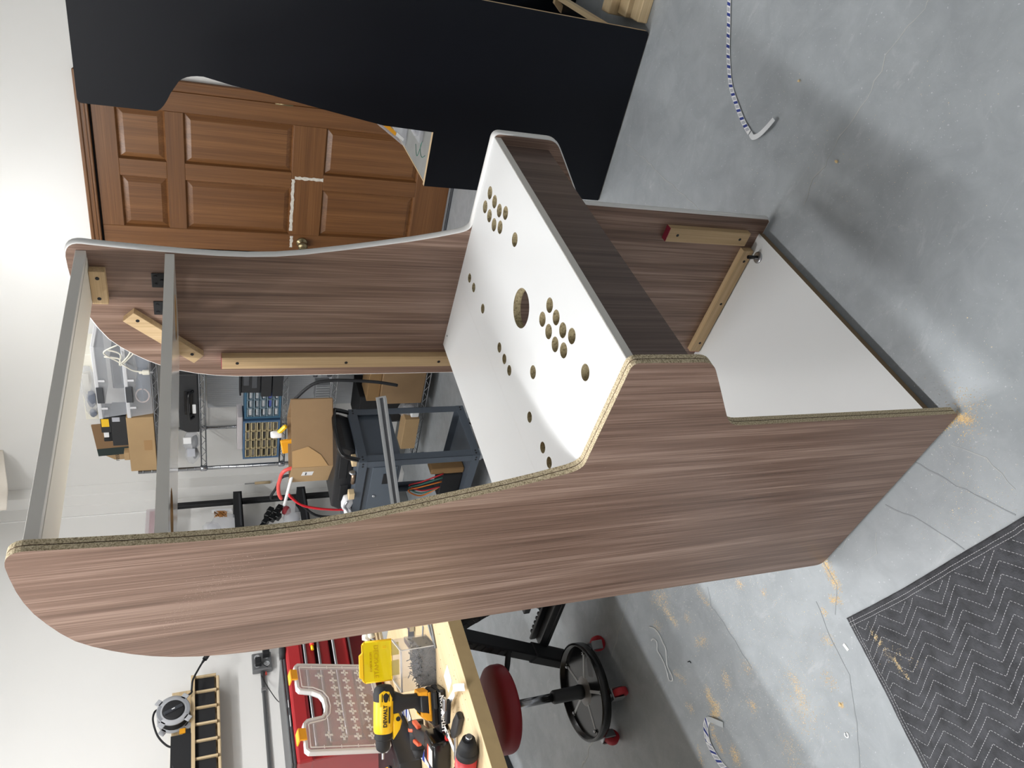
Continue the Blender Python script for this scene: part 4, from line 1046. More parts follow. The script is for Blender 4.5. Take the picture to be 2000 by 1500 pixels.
for (u_, lo_) in ((.333, .298), (.070, .296)):
    MB().box((u_ - .024, lo_, -.004), (u_ + .024, .324, .004), .002).box((u_ - .024, .318, -.03), (u_ + .024, .324, .004), .002).build('latch', YELD, og)
lump(og, 'contents', mat('dull_bronze_bits', (150, 120, 112), .6), [((.08, .055, -.010), (.05, .03, .006)), ((.20, .04, -.010), (.05, .025, .006))])

# screw box with yellow lid
sb = thing('screw_box', 'clear box half full of grey screws with its yellow lid open', 'box', (.512, 1.346, TZ), 129.1)
SL, SD, SHt = .132, .120, .116
MB().box((0, -.002, 0), (SL, 0, SHt)).box((0, -SD, 0), (.002, 0, SHt)).box((SL - .002, -SD, 0), (SL, 0, SHt)).box((0, -SD, 0), (SL, -SD + .002, SHt)).box((0, -SD, 0), (SL, 0, .002)).build('box_wall', CLRB, sb)
MB().box((0, -.003, SHt - .006), (SL, 0, SHt)).box((0, -SD, SHt - .006), (.003, 0, SHt)).box((SL - .003, -SD, SHt - .006), (SL, 0, SHt)).box((0, -.0025, 0), (.0025, .0005, SHt)).build('box_rim', CLRW, sb)
mb = MB(); rnd = random.Random(9)
mb.box((.004, -SD + .004, .003), (SL - .004, -.006, .048))
for k in range(420):
    p = Vector((rnd.uniform(.008, SL - .008), rnd.choice((rnd.uniform(-.008, -.004), rnd.uniform(-SD + .008, -.006))), rnd.uniform(.006, .056) if k % 2 else rnd.uniform(.046, .060)))
    d = Vector((rnd.uniform(-1, 1), rnd.uniform(-.35, .35), rnd.uniform(-1, 1))).normalized() * .012
    mb.cyl(p - d, p + d, .0016, .0008, 5, False)
o_ = mb.build('screws', mat('grey_screws', (84, 86, 90), .5, .3, var=.35, vscale=260), sb); o_['kind'] = 'stuff'
LM_ = Matrix.Translation((0, -SD - .001, SHt)) @ Matrix.Rotation(R(7), 4, 'X')
ld = MB().prism([(0, 0), (SL, 0), (SL, .086), (SL - .008, .094), (.008, .094), (0, .086)], -.004, .0, 'y', M=LM_).build('lid', YELC, sb)
LO = [(0, 0), (SL, 0), (SL, .086), (SL - .008, .094), (.008, .094), (0, .086)]
mb = MB()
for a, b in zip(LO, LO[1:] + LO[:1]): mb.tube([LM_ @ Vector((a[0], -.002, a[1])), LM_ @ Vector((b[0], -.002, b[1]))], .0032, 6)
mb.build('lid_rim', YEL, ld)
MB().prism([(.03, .092), (SL - .01, .092), (SL - .02, .106), (.042, .106)], -.006, .004, 'y', bev=.002, M=LM_).build('lid_tab', YEL, ld)
MB().box((.012, -SD - .004, SHt - .024), (.052, -SD + .001, SHt + .002)).box((.07, -SD - .004, SHt - .024), (.118, -SD + .001, SHt + .002)).build('hinge_tab', clear('yellow_tab', (232, 208, 60), .6), sb)
text('lettering', 'DECKMATE', .021, mat('yellow_emboss', (206, 168, 6), .4), LM_ @ frame((SL / 2, .0012, .050), (1, 0, 0), (0, 0, 1)), ld)
text('lettering', 'DECK SCREWS', .0095, MATS['yellow_emboss'], LM_ @ frame((SL / 2, .0012, .068), (1, 0, 0), (0, 0, 1)), ld)
text('lettering', 'II', .018, YEL, LM_ @ frame((.022, .0012, .022), (1, 0, 0), (0, 0, 1)), ld)

# yellow and black drill standing on its battery
DY = 1.452
dl = thing('cordless_drill', 'yellow and black cordless drill standing upright on its battery', 'drill', (.357, 1.448, TZ), -42)
def dz(z): return z - TZ
AX = dz(.968)
TILT = Matrix.Translation((.34 - .34, 0, AX)) @ Matrix.Rotation(R(4.5), 4, 'Y') @ Matrix.Translation((0, 0, -AX))
def dlathe(prof, m, name, par):
    mb = MB(); mb.lathe([(r, x - .34) for r, x in prof][::-1], (0, 0, AX), 'x', 28)
    bmesh.ops.transform(mb.bm, matrix=TILT, verts=mb.bm.verts); return mb.build(name, m, par, smooth=35)
dlathe([(.0035, .226), (.0035, .248)], STEEL, 'bit', dl)
ck = dlathe([(.006, .244), (.014, .249), (.0195, .254), (.0218, .262), (.0225, .281), (.0262, .284), (.0262, .303)], BLKM, 'chuck', dl)
dlathe([(.0262, .301), (.029, .306), (.030, .33), (.0305, .36), (.0305, .395)], YEL, 'body', dl)
rc = dlathe([(.0312, .392), (.0322, .41), (.030, .425), (.022, .435), (.010, .438)], BLKM, 'rear_cap', dl)
mb = MB().prism([(.010, AX - .024), (.066, AX - .012), (.072, AX - .040), (.058, AX - .066), (.054, AX - .10), (.060, .062), (.040, .050), (-.018, .050), (-.018, .062), (.002, .080), (.014, AX - .095), (.016, AX - .066), (.006, AX - .044)], -.017, .017, 'y', bev=.009, seg=3)
mb.build('handle', BLK, dl, smooth=50)
MB().prism([(-.062, AX - .024), (.012, AX - .024), (.014, AX - .044), (-.014, AX - .054), (-.036, AX - .046)], -.018, .018, 'y', bev=.006, seg=2).build('trigger_guard', YEL, dl, smooth=50)
MB().cyl((-.004, -.0195, AX - .041), (-.004, -.017, AX - .041), .007, n=14).build('direction_button', BLKM, dl)
MB().prism([(-.024, .046), (.060, .046), (.060, .064), (.046, .076), (-.006, .076), (-.024, .062)], -.028, .028, 'y', bev=.006, seg=2).build('foot', BLK, dl, smooth=50)
MB().prism([(-.030, .040), (-.008, .040), (.0, .058), (.004, .076), (-.010, .076), (-.022, .062)], -.030, .030, 'y', bev=.004).prism([(.046, .050), (.062, .050), (.062, .078), (.052, .080)], -.030, .030, 'y', bev=.004).box((-.01, -.0305, .042), (.058, -.026, .050), .002).build('yellow_base_trim', YELD, dl)
bt = MB().box((-.064, -.052, .0005), (.064, .040, .026), .007, 2).box((-.040, -.044, .024), (.062, .036, .044), .006, 2).build('battery', BLKG, dl)
MB().box((.01, -.0536, .028), (.06, -.043, .040), .003).build('release_catch', BLKM, bt)
text('lettering', 'LITHIUM ION', .0175, PAPER, frame((-.004, -.0526, .0135), (1, 0, 0), (0, 0, 1)), bt, bold=.0004)
text('lettering', '20V', .009, PAPER, frame((.050, -.0526, .0195), (1, 0, 0), (0, 0, 1)), bt)
text('lettering', 'DEWALT', .0155, BLKM, TILT @ frame((.013, -.0312, AX + .001), (1, 0, 0), (0, .05, 1)), dl, bold=.0004)
MB().box((-.008, -.0315, AX - .0135), (.038, -.0290, AX - .0095), M=TILT).build('model_strip', BLKM, dl)
mb = MB()
for k in range(4): mb.box((.054, -.0312, AX - .011 + k * .007), (.076, -.0285, AX - .0085 + k * .007), M=TILT)
mb.build('vent_slots', GROOVE, dl)
mb = MB(); mb.prism([(.040, AX - .018), (.062, AX - .020), (.082, AX - .010), (.086, AX + .006), (.076, AX + .020), (.040, AX + .020)], -.0308, -.0255, 'y', bev=.003, M=TILT); mb.build('vent_panel', YEL, dl)

# second driver lying down
d2 = thing('cordless_driver', 'black cordless driver with orange accents lying on the table', 'drill', (.325, 1.605, TZ))
def seg_(mb, a, b, w, h, z0, bev=.008):
    a = Vector(a); b = Vector(b); d = (b - a).normalized(); n_ = Vector((-d.y, d.x, 0))
    Mx = Matrix((d.to_3d(), n_, Vector((0, 0, 1)))).transposed().to_4x4(); Mx.translation = (a.x, a.y, z0)
    mb.box((0, -w / 2, 0), ((b - a).length, w / 2, h), bev, 2, M=Mx); return mb
hd = MB(); hd.cyl((.115, .055, .036), (.045, .105, .036), .026, .024, n=20).cyl((.045, .105, .036), (.022, .122, .036), .022, .012, n=18); hd.build('head', BLKM, d2)
MB().cyl((.098, .066, .036), (.090, .072, .036), .0275, n=20).build('orange_ring', ORANGE, d2)
seg_(MB(), (.085, .06, 0), (-.03, -.075, 0), .042, .040, .016, .012).build('grip', BLK, d2, smooth=50)
seg_(MB(), (.100, .03, 0), (.055, -.012, 0), .012, .016, .040, .004).build('orange_accent', ORANGE, d2)
seg_(MB(), (.058, .074, 0), (.020, .030, 0), .012, .016, .040, .004).build('trigger', ORANGE, d2)
b2 = seg_(MB(), (-.02, -.058, 0), (-.105, -.118, 0), .092, .058, .0005, .010).build('battery', BLKG, d2, smooth=50)
seg_(MB(), (-.072, -.095, 0), (-.100, -.115, 0), .050, .002, .0580, .0005).build('battery_label', PAPER, b2)
seg_(MB(), (-.060, -.0865, 0), (-.073, -.0955, 0), .050, .002, .0580, .0005).build('orange_label', ORANGE, b2)

# black folding case, organizer stands in it
bcse = thing('black_tool_case', 'black moulded tool case lying on the table beneath the clear organizer', 'case', (.46, 1.98, TZ))
MB().prism([(.235, .02), (.135, -.055), (.01, -.118), (-.07, -.145), (-.20, -.04), (-.12, .13), (.09, .22)], .0005, .080, 'z', bev=.008, seg=2).build('shell', BLK, bcse, smooth=40)
for (x, y) in ((-.045, -.075), (-.10, -.03), (-.02, .075)):
    MB().box((x - .03, y - .008, .076), (x + .03, y + .008, .0812), .003, M=Matrix.Translation((0, 0, 0))).build('moulded_slot', BLKM, bcse)
yt = thing('yellow_box_level', 'yellow and black tool lying on the black tool case at the left', 'tool', (.36, 2.03, TZ + .0805))
MB().box((-.13, -.075, .0), (.09, .085, .012), .004).build('base', BLKM, yt)
MB().prism([(-.07, .012), (.078, .012), (.072, .046), (.012, .030), (-.055, .044)], -.128, .088, 'x', bev=.003).build('yellow_body', YELD, yt)
o = thing('white_sheet', 'white crumpled paper sheet behind the black tool case on the table', 'paper', (.50, 2.285, TZ))
mb = MB(); nn = 8; G = [[mb.bm.verts.new((-.42 + .07 * i, -.10 + .024 * j + .01 * math.sin(i), .004 + .02 * abs(math.sin(i * .9 + j * .5)))) for j in range(8)] for i in range(8)]
for i in range(7):
    for j in range(7): mb.bm.faces.new((G[i][j], G[i + 1][j], G[i + 1][j + 1], G[i][j + 1]))
mb.build('sheet', PAPER, o)

# small things on the table
def strip(name, label, cat, pts, w, mats_, seq, up=(0, 0, 1), group=None, n=8, th=.0006):
    P = bez(pts, n); mb = MB(); mb.ribbon(P, w, up, th, seq); o = mb.build(name, mats_); return tag(o, label, cat, group)
strip('printed_strip', 'blue and white printed plastic strip lying across the work table', 'strip', [(.64, 1.945, TZ + .002), (.585, 1.875, TZ + .003), (.46, 1.852, TZ + .003), (.36, 1.765, TZ + .003), (.28, 1.672, TZ + .002), (.20, 1.60, TZ + .002)], .045, [PAPER, BLUEP, PAPERG], [0, 1, 1, 0, 2], group='printed strips')
strip('paper_strip', 'white paper strip curling over the front edge of the table', 'paper strip', [(.250, 1.160, TZ + .012), (.275, 1.20, TZ + .028), (.290, 1.26, TZ + .016), (.310, 1.38, TZ + .020), (.342, 1.49, TZ + .006)], .020, [PAPER], [0])
strip('paper_strip', 'white paper strip lying behind the utility knife', 'paper strip', [(.350, 1.50, TZ + .010), (.285, 1.44, TZ + .012), (.224, 1.432, TZ + .006), (.148, 1.404, TZ + .003), (.06, 1.40, TZ + .003)], .018, [PAPER], [0])
tag(MB().box((.345, 1.285, TZ), (.400, 1.345, TZ + .0015)).build('white_card', PAPER), 'small white card beside the drill battery', 'card')
o = thing('utility_knife', 'red and grey folding utility knife lying beside the drill', 'knife', (.255, 1.495, TZ), -80)
MB().prism([(-.058, -.008), (.045, -.010), (.045, .008), (-.058, .004)], .0005, .014, 'z', bev=.003).build('handle', REDB, o)
MB().box((.044, -.009, .001), (.070, .009, .013), .004).build('head', STEEL, o)
o = thing('ratchet_cutter', 'black handled steel ratchet tool lying near the table edge', 'tool', (.228, 1.322, TZ))
MB().prism([(-.012, -.055), (.014, -.05), (.020, .0), (.014, .055), (-.008, .058), (-.022, .01)], .0005, .020, 'z', bev=.006, seg=2).build('black_pad', BLK, o, smooth=40)
seg_(MB(), (.06, -.035, 0), (.03, .030, 0), .022, .014, .020, .004).build('black_arm', BLKM, o)
seg_(MB(), (.02, .02, 0), (-.045, .115, 0), .012, .006, .004, .002).build('steel_bar', STEEL, o)
seg_(MB(), (.065, -.045, 0), (.045, -.012, 0), .018, .010, .034, .003).build('steel_end', STEEL, o)
o = thing('red_rotary_tool', 'red and black rotary tool lying along the front edge', 'tool', (.10, 1.235, TZ))
hd = MB(); hd.cyl((.022, -.040, .030), (.010, -.006, .030), .018, .029, n=22).cyl((.010, -.006, .030), (.004, .012, .030), .029, .031, n=22); hd.build('black_nose', BLKM, o)
MB().cyl((.025, -.050, .030), (.022, -.040, .030), .009, n=14).build('steel_collet', STEEL, o)
MB().cyl((.004, .012, .031), (-.028, .105, .031), .030, .030, n=24).cyl((-.028, .105, .031), (-.05, .17, .031), .030, .026, n=24).build('red_body', mat('rotary_red', (196, 52, 58), .45), o)
MB().box((-.016, .045, .058), (.008, .10, .064), .003, M=Matrix.Translation((-.01, 0, 0))).build('grip_pad', BLKM, o)
o = thing('aluminium_channel', 'short bright aluminium channel lying on the table behind the screw box', 'rail', (.69, 1.565, TZ), 35)
MB().box((-.02, -.05, .0005), (.062, -.032, .020)).box((-.02, .015, .0005), (.062, .033, .020)).box((-.02, -.05, .0005), (.062, .033, .004)).build('channel', ALU, o)
MB().box((-.019, -.032, .004), (.061, .015, .005)).build('dark_groove', DGREY, o)
o = thing('steel_ruler', 'narrow steel blade lying on the table behind the screw box', 'ruler', (.625, 1.446, TZ)); seg_(MB(), (.012, -.026, 0), (-.016, .032, 0), .014, .0015, .0003, .0003).build('blade', MGREY, o)
o = thing('thin_rod', 'thin dark rod with cord lying beside the screw box', 'rod', (.56, 1.345, TZ)); MB().tube([(.06, .01, .006), (.03, -.005, .006), (-.01, -.002, .006), (-.048, -.008, .005)], .004, 7).tube([(.055, -.03, .004), (.02, -.026, .004), (-.03, -.012, .004), (-.062, -.002, .004)], .0035, 7).build('rod', MGREY, o)
o = thing('glove_bundle', 'cream coloured bundle hanging by a grey cord near the tool chest', 'glove', (1.03, 1.99, TZ + .0))
lump(o, 'bundle', IVORY, [((-.002, .03, .062), (.026, .02, .020)), ((-.01, .02, .045), (.016, .016, .016))]); MB().tube([(-.01, .02, .055), (-.035, .03, .030), (-.055, .05, .001)], .006, 7).build('cord', MGREY, o)
rnd = random.Random(3); mb = MB()
for k in range(120):
    x = rnd.uniform(.1, .62); y = rnd.uniform(1.18, 1.5) if rnd.random() < .8 else rnd.uniform(1.5, 1.9); s_ = rnd.uniform(.0008, .002)
    mb.box((x, y, TZ), (x + s_, y + s_, TZ + s_ * .6))
stuff(tag(mb.build('table_crumbs', mat('crumb_brown', (150, 110, 60), .9)), 'brown sawdust crumbs scattered over the work table', 'sawdust'))

# ------------------------------------------------------------------ red stool under the table
st = thing('work_stool', 'red round rolling stool with steel base ring under the table', 'stool', (.515, 1.842, 0))
MB().lathe([(.146, .425), (.154, .430), (.158, .440), (.158, .466), (.153, .480), (.140, .489), (.08, .493), (.002, .494)], (-.008, -.012, 0), 'z', 48).build('seat', REDV, st)
MB().lathe([(.130, .420), (.146, .427)], (-.008, -.012, 0), 'z', 32).build('seat_pan', BLKM, st)
MB().cyl((0, 0, .20), (0, 0, .424), .0165, n=20).build('piston', CHROME, st)
MB().lathe([(.026, .100), (.0285, .108), (.0285, .116), (.026, .120), (.026, .225), (.021, .232)], (0, 0, 0), 'z', 22).build('sleeve', BLK, st)
MB().tube(bez([(.02, -.02, .416), (.08, -.06, .408), (.105, -.078, .402)], 5), .004, 8).build('lever', STEEL, st)
MB().tube([(.100, -.074, .404), (.120, -.087, .398), (.142, -.102, .391), (.158, -.114, .386)], [.009, .011, .011, .007], 10).build('lever_grip', BLKM, st)
tr = MB().lathe([(.172, .083), (.172, .087), (.06, .089), (.02, .101)], (0, 0, 0), 'z', 48).build('tray', mat('tray_grey', (120, 116, 114), .32, .35), st)
mb = MB()
for k in range(5):
    a = R(72 * k + 20); mb.box((.03, -.006, .088), (.165, .006, .0915), .001, M=Matrix.Rotation(a, 4, 'Z'))
mb.build('tray_ribs', LGREY, tr)
mb = MB()
for k in range(5):
    a = R(72 * k + 20); mb.lathe([(.007, .088), (.007, .097), (.004, .099)], (.150 * math.cos(a), .150 * math.sin(a), 0), 'z', 10)
mb.build('tray_nuts', CHROME, tr)
MB().box((.06, -.095, .0885), (.13, -.055, .0900), M=Matrix.Rotation(R(-38), 4, 'Z')).build('warning_label', mat('pale_red_label', (176, 128, 124), .5), tr)
MB().lathe([(.170, .072), (.181, .072), (.183, .085), (.183, .108), (.179, .110), (.172, .108), (.170, .09)], (0, 0, 0), 'z', 52).build('rim', BLKG, st)
for k in range(5):
    a = R(72 * k - 56); ca, sa = math.cos(a), math.sin(a)
    cs_ = Matrix.Translation((.172 * ca, .172 * sa, 0)) @ Matrix.Rotation(a + .5, 4, 'Z')
    w = MB(); w.lathe([(.008, -.012), (.0275, -.012), (.030, -.009), (.030, .009), (.0275, .012), (.008, .012)], (0.01, 0, .030), 'y', 24); bmesh.ops.transform(w.bm, matrix=cs_, verts=w.bm.verts)
    wo = w.build('wheel', REDW, st)
    h = MB(); h.lathe([(.010, -.0135), (.012, -.012), (.012, .012), (.010, .0135)], (0.01, 0, .030), 'y', 14); bmesh.ops.transform(h.bm, matrix=cs_, verts=h.bm.verts); h.build('hub', BLKM, wo)
    f = MB(); f.box((-.014, -.021, .062), (.016, .021, .067), M=cs_).box((-.012, -.021, .018), (.022, -.016, .065), .004, M=cs_).box((-.012, .016, .018), (.022, .021, .065), .004, M=cs_).cyl(cs_ @ Vector((0, 0, .064)), cs_ @ Vector((0, 0, .076)), .008, n=12)
    f.build('caster_fork', STEEL, st)

# white bin and black box under the table by the wall
o = thing('white_panel_box', 'white flat-topped bin with black rim under the table by the wall', 'bin', (1.03, 3.27, 0))
MB().box((-.13, -.10, 0), (.14, .18, .115), .004).build('shell', PAPER, o); MB().box((-.135, -.107, .0), (.145, -.099, .118)).box((-.137, -.107, 0), (-.129, .185, .118)).build('black_rim', BLKM, o)
o = thing('black_gadget', 'black flat device with white cord on the floor under the table', 'device', (.87, 3.16, 0), 15)
MB().box((-.10, -.07, 0), (.05, .12, .05), .005).build('casing', BLK, o); MB().tube(bez([(.04, -.05, .02), (.09, -.06, .01), (.08, .05, .01), (.14, .10, .006)], 6), .006, 7).build('cord', LGREY, o)

# ------------------------------------------------------------------ things on the left wall
wk = thing('tool_holder', 'pale plywood wall holder with a row of dark square slots', 'tool rack', (1.0, 3.42, 1.41))
zA, zB = 1.428, 1.540
XA, XB_ = .35, 1.808
MB().box((XA, YL - .012, 1.425), (XB_, YL, 1.66), .001).build('back_board', PINE['x'], wk, world=True)
MB().box((XA, 3.335, zB), (XB_, YL - .012, zB + .014), .001).build('top_shelf', PINE['x'], wk, world=True)
MB().box((XA, 3.322, zB - .002), (XB_, 3.335, zB + .018), .001).build('front_strip', PINE['x'], wk, world=True)
MB().box((XA, 3.349, 1.437), (XB_ - .012, 3.353, 1.539)).build('slot_backing', BLKM, wk, world=True)
x = XB_ - .0925; first = True
MB().box((XB_ - .012, 3.335, 1.428), (XB_, YL - .012, zB), .001).build('divider', PINE['z'], wk, world=True)
while x > XA + .02:
    MB().box((x - .0115, 3.335, 1.428), (x, YL - .012, zB), .001).build('divider', PINE['z'], wk, world=True)
    MB().box((x + .002, 3.338, 1.412), (x + .080, 3.420, 1.4275), .004).build('lower_lip', PINE['x'], wk, world=True)
    x -= .0942
MB().box((XA, 3.3215, 1.556), (1.47, 3.3285, 1.655), .001).build('black_front', BLKM, wk, world=True)
rl = thing('cord_reel', 'grey cord reel with black hub resting on the plywood wall holder', 'cord reel', (1.600, 3.36, 1.643))
def flange(y0, y1):
    mb = MB(); mb.lathe([(.055, y0), (.083, y0), (.083, y1), (.055, y1)], (0, 0, 0), 'y', 48)
    for a in (38, 128, 218, 308):
        mb.box((.072, y0, -.017), (.106, y1, .017), .012, 3, M=Matrix.Rotation(R(a), 4, 'Y'))
    return mb
GREYR = mat('reel_grey', (176, 178, 182), .5)
fl = flange(-.066, -.058).build('front_flange', GREYR, rl)
flange(.010, .018).build('rear_flange', GREYR, rl)
MB().lathe([(.056, .01), (.056, -.064), (.054, -.072), (.046, -.074), (.002, -.074)], (0, 0, 0), 'y', 40).build('hub', BLKM, rl)
MB().box((-.050, -.082, -.010), (.050, -.072, .010), .004, M=Matrix.Rotation(R(68), 4, 'Y')).build('grip_bar', mat('hub_dark', (52, 55, 62), .5), rl)
MB().box((-.008, -.0828, -.0025), (.008, -.0816, .0025), M=Matrix.Rotation(R(68), 4, 'Y')).build('white_mark', PAPER, rl)
mb = MB()
for k, yy in enumerate((-.050, -.040, -.030, -.020, -.010, .0)): mb.tube([(.070 * math.cos(t * .2618), yy, .070 * math.sin(t * .2618)) for t in range(24)], .0055, 7, closed=True)
mb.build('coiled_cord', BLKM, rl)
mb = MB()
for a0 in (60, 245):
    pts_ = [(.080 * math.cos(R(a0 + t)), .080 * math.sin(R(a0 + t))) for t in range(0, 71, 7)] + [(.064 * math.cos(R(a0 + t)), .064 * math.sin(R(a0 + t))) for t in range(70, -1, -7)]
    mb.prism(pts_, -.0666, -.0658, 'y')
mb.build('printed_warning', mat('warning_grey', (140, 143, 148), .5), fl)
MB().tube(bez([(.045, -.02, .075), (.02, -.045, .092), (-.03, -.05, .098), (-.115, -.05, .075), (-.170, -.04, .035), (-.185, -.03, .0), (-.17, -.02, -.05)], 7), .0052, 8).tube(bez([(.075, -.03, -.03), (.085, -.06, -.085), (.09, -.09, -.09), (.14, -.10, -.097), (.20, -.10, -.125), (.237, -.10, -.145)], 7), .0052, 8).build('power_cord', BLKM, rl)
pg = MB(); pa, pb = Vector((.237, -.10, -.145)), Vector((.288, -.10, -.178)); d_ = (pb - pa).normalized()
pg.cyl(pa, pa + d_ * .022, .006, .008, 12).cyl(pa + d_ * .022, pb, .0135, .013, 12); po = pg.build('plug', BLKM, rl)
MB().cyl(pb + Vector((0, -.005, 0)), pb + Vector((0, -.005, 0)) + d_ * .018, .0028, n=8).cyl(pb + Vector((0, .006, 0)), pb + Vector((0, .006, 0)) + d_ * .018, .0028, n=8).build('prong', STEEL, po)
o = thing('battery_charger', 'black charger and adapters lying on the plywood wall holder below the reel', 'charger', (1.44, 3.37, zB + .0145))
MB().box((-.17, -.028, 0), (.07, .035, .045), .006).build('body', BLKM, o); MB().box((.045, -.030, .030), (.075, -.022, .060), .002).build('yellow_mark', YELD, o)
for k in range(2): MB().box((-.02 - .065 * k, -.04, .042), (.03 - .065 * k, .0, .075), .006, M=Matrix.Rotation(R(-12), 4, 'Y')).build('adapter', DGREY, o)
MB().tube(bez([(-.05, -.03, .07), (-.12, -.045, .09), (-.20, -.05, .06), (-.28, -.045, .03)], 6), .003, 6).build('thin_cord', DGREY, o)
ob = thing('outlet_box', 'grey double outlet box with plugged-in black adapters on the left wall', 'outlet', (1.905, YL, 1.172))
MB().box((-.058, -.040, -.055), (.058, 0, .055), .004).build('box', mat('galvanised_grey', (128, 130, 132), .45, .5), ob)
MB().box((-.054, -.043, -.051), (.054, -.040, .051), .002).build('cover', MATS['galvanised_grey'], ob)
for (x, z) in ((.025, .026), (.025, -.026), (-.025, .026), (-.025, -.026)):
    rc_ = MB().cyl((x, -.0465, z), (x, -.042, z), .0165, n=20).build('receptacle', LGREY, ob)
    MB().box((x - .007, -.0470, z - .002), (x - .005, -.0462, z + .007)).box((x + .005, -.0470, z - .002), (x + .007, -.0462, z + .007)).cyl((x, -.047, z - .008), (x, -.0462, z - .008), .0025, n=8).build('slot', BLKM, rc_)
MB().box((-.040, -.085, .006), (.005, -.046, .040), .004).build('black_adapter', BLKM, ob); MB().box((.010, -.095, -.044), (.075, -.046, -.006), .004).build('black_adapter', BLKM, ob)
MB().tube(bez([(-.03, -.08, .01), (-.05, -.07, -.01), (-.058, -.06, -.03)], 5), .003, 6).build('cord', BLKM, ob)
lump(ob, 'red_wire_nuts', mat('red_wire', (190, 70, 60), .5), [((-.075, -.02, -.02), (.012, .01, .006))])
cd = MB(); cd.cyl((-1.6, YL - .014, 1.172), (1.846, YL - .014, 1.172), .0115, n=16)
co_ = tag(cd.build('conduit', MATS['galvanised_grey']), 'grey metal conduit running along the left wall to the outlet box', 'conduit')
MB().box((1.72, YL - .028, 1.158), (1.74, YL, 1.186), .002).build('strap', STEEL, co_)
# ------------------------------------------------------------------ quilted blanket on the floor
def blanket():
    A = Vector((-.069, .594)); e1 = Vector((-.270, -.963)); e2 = Vector((-.963, .270))
    L1, L2, st = 1.10, .86, .0048
    n1, n2 = int(L1 / st), int(L2 / st)
    def zz(u):
        p = (u + 2.99 + .004 * math.sin(u * 13)) % .115
        return .043 * p / .066 if p < .066 else .043 * (1 - (p - .066) / .049)
    def wob(u, v): return .0012 * math.sin(u * 140 + 3 * math.sin(v * 40)) * math.sin(v * 60 + u * 30) + .0018 * math.sin(u * 23 + v * 9) + .0014 * math.sin(v * 31 - u * 17) + .0012 * math.sin((u + v) * 55)
    def height(u, v):
        t = ((v - zz(u + .43 * v) + 9) % .0235) / .0235
        d = min(t, 1 - t) * 2
        edge = min(1.0, min(u, v) / .018)
        base = .0075 + (.0034) * math.sqrt(d) * (1 if min(u, v) > .024 else .35) + wob(u, v)
        if abs(u - .53 - .2 * v) < .03 and v < .25: base += .012 * math.cos((u - .53 - .2 * v) / .03 * math.pi / 2) * (1 - v / .25)
        return .002 + base * (0.35 + .65 * edge)
    mb = MB(); G = []
    for i in range(n1 + 1):
        u = i * st; row = []
        for j in range(n2 + 1):
            v = j * st
            du = .006 * math.sin(v * 7 + .4) * (v > 0); dv = .005 * math.sin(u * 9) + (.012 * u)
            p = A + e1 * (u + du * .6) + e2 * (v + dv * .6)
            row.append(mb.bm.verts.new((p.x, p.y, height(u, v))))
        G.append(row)
    for i in range(n1):
        for j in range(n2):
            f = mb.bm.faces.new((G[i][j], G[i][j + 1], G[i + 1][j + 1], G[i + 1][j])); f.smooth = True
    brd = [G[i][0] for i in range(n1 + 1)] + [G[n1][j] for j in range(1, n2 + 1)] + [G[i][n2] for i in range(n1 - 1, -1, -1)] + [G[0][j] for j in range(n2 - 1, 0, -1)]
    low = [mb.bm.verts.new((v.co.x, v.co.y, .0003)) for v in brd]
    for k in range(len(brd)):
        q = (k + 1) % len(brd); mb.bm.faces.new((brd[k], brd[q], low[q], low[k]))
    r = thing('moving_blanket', 'black quilted moving blanket with white zigzag stitching on the floor', 'blanket', (A.x, A.y, 0))
    mb.build('quilted_cloth', mat('black_quilt', (70, 71, 75), .92, var=.35, vscale=38, bump=.7, bscale=300), r, world=True)
    TH = mat('white_thread', (196, 196, 199), .8)
    s = MB()
    def pos(u, v):
        du = .006 * math.sin(v * 7 + .4) * (v > 0); dv = .005 * math.sin(u * 9) + (.012 * u)
        p = A + e1 * (u + du * .6) + e2 * (v + dv * .6)
        return Vector((p.x, p.y, height(u, v) + .0013))
    def dash(a, b, w=.00040):
        d = (b - a); d.z = 0
        if d.length < 1e-6: return
        d.normalize(); n_ = Vector((-d.y, d.x, 0)) * w; up_ = Vector((0, 0, .0007))
        q = [a + n_, b + n_, b - n_, a - n_]
        s.quad([x + up_ for x in q]); s.quad([q[0], q[1], q[1] + up_, q[0] + up_]); s.quad([q[2], q[3], q[3] + up_, q[2] + up_])
    k = -3
    while k < 40:
        u = .026
        while u < .80:
            for h in (0, 1):
                pass
            v = k * .0235 + zz(u + .43 * (k * .0235))
            # solve the sheared zigzag at this u
            for _ in range(4): v = k * .0235 + zz(u + .43 * v)
            u2 = u + .0034; v2 = v
            for _ in range(4): v2 = k * .0235 + zz(u2 + .43 * v2)
            if .026 < v < .72 and .026 < v2 and abs(v2 - v) < .012: dash(pos(u, v), pos(u2, v2))
            u += .0052
        k += 1
    for off in (.013, .022):
        u = .004
        while u < .9: dash(pos(u, off), pos(u + .0046, off)); u += .0062
        u = .004
        while u < .8: dash(pos(off, u), pos(off, u + .0046)); u += .0062
    o = s.build('stitching', TH, r, world=True, recalc=False); o['kind'] = 'stuff'
    return height, A, e1, e2
BH, BA, BE1, BE2 = blanket()
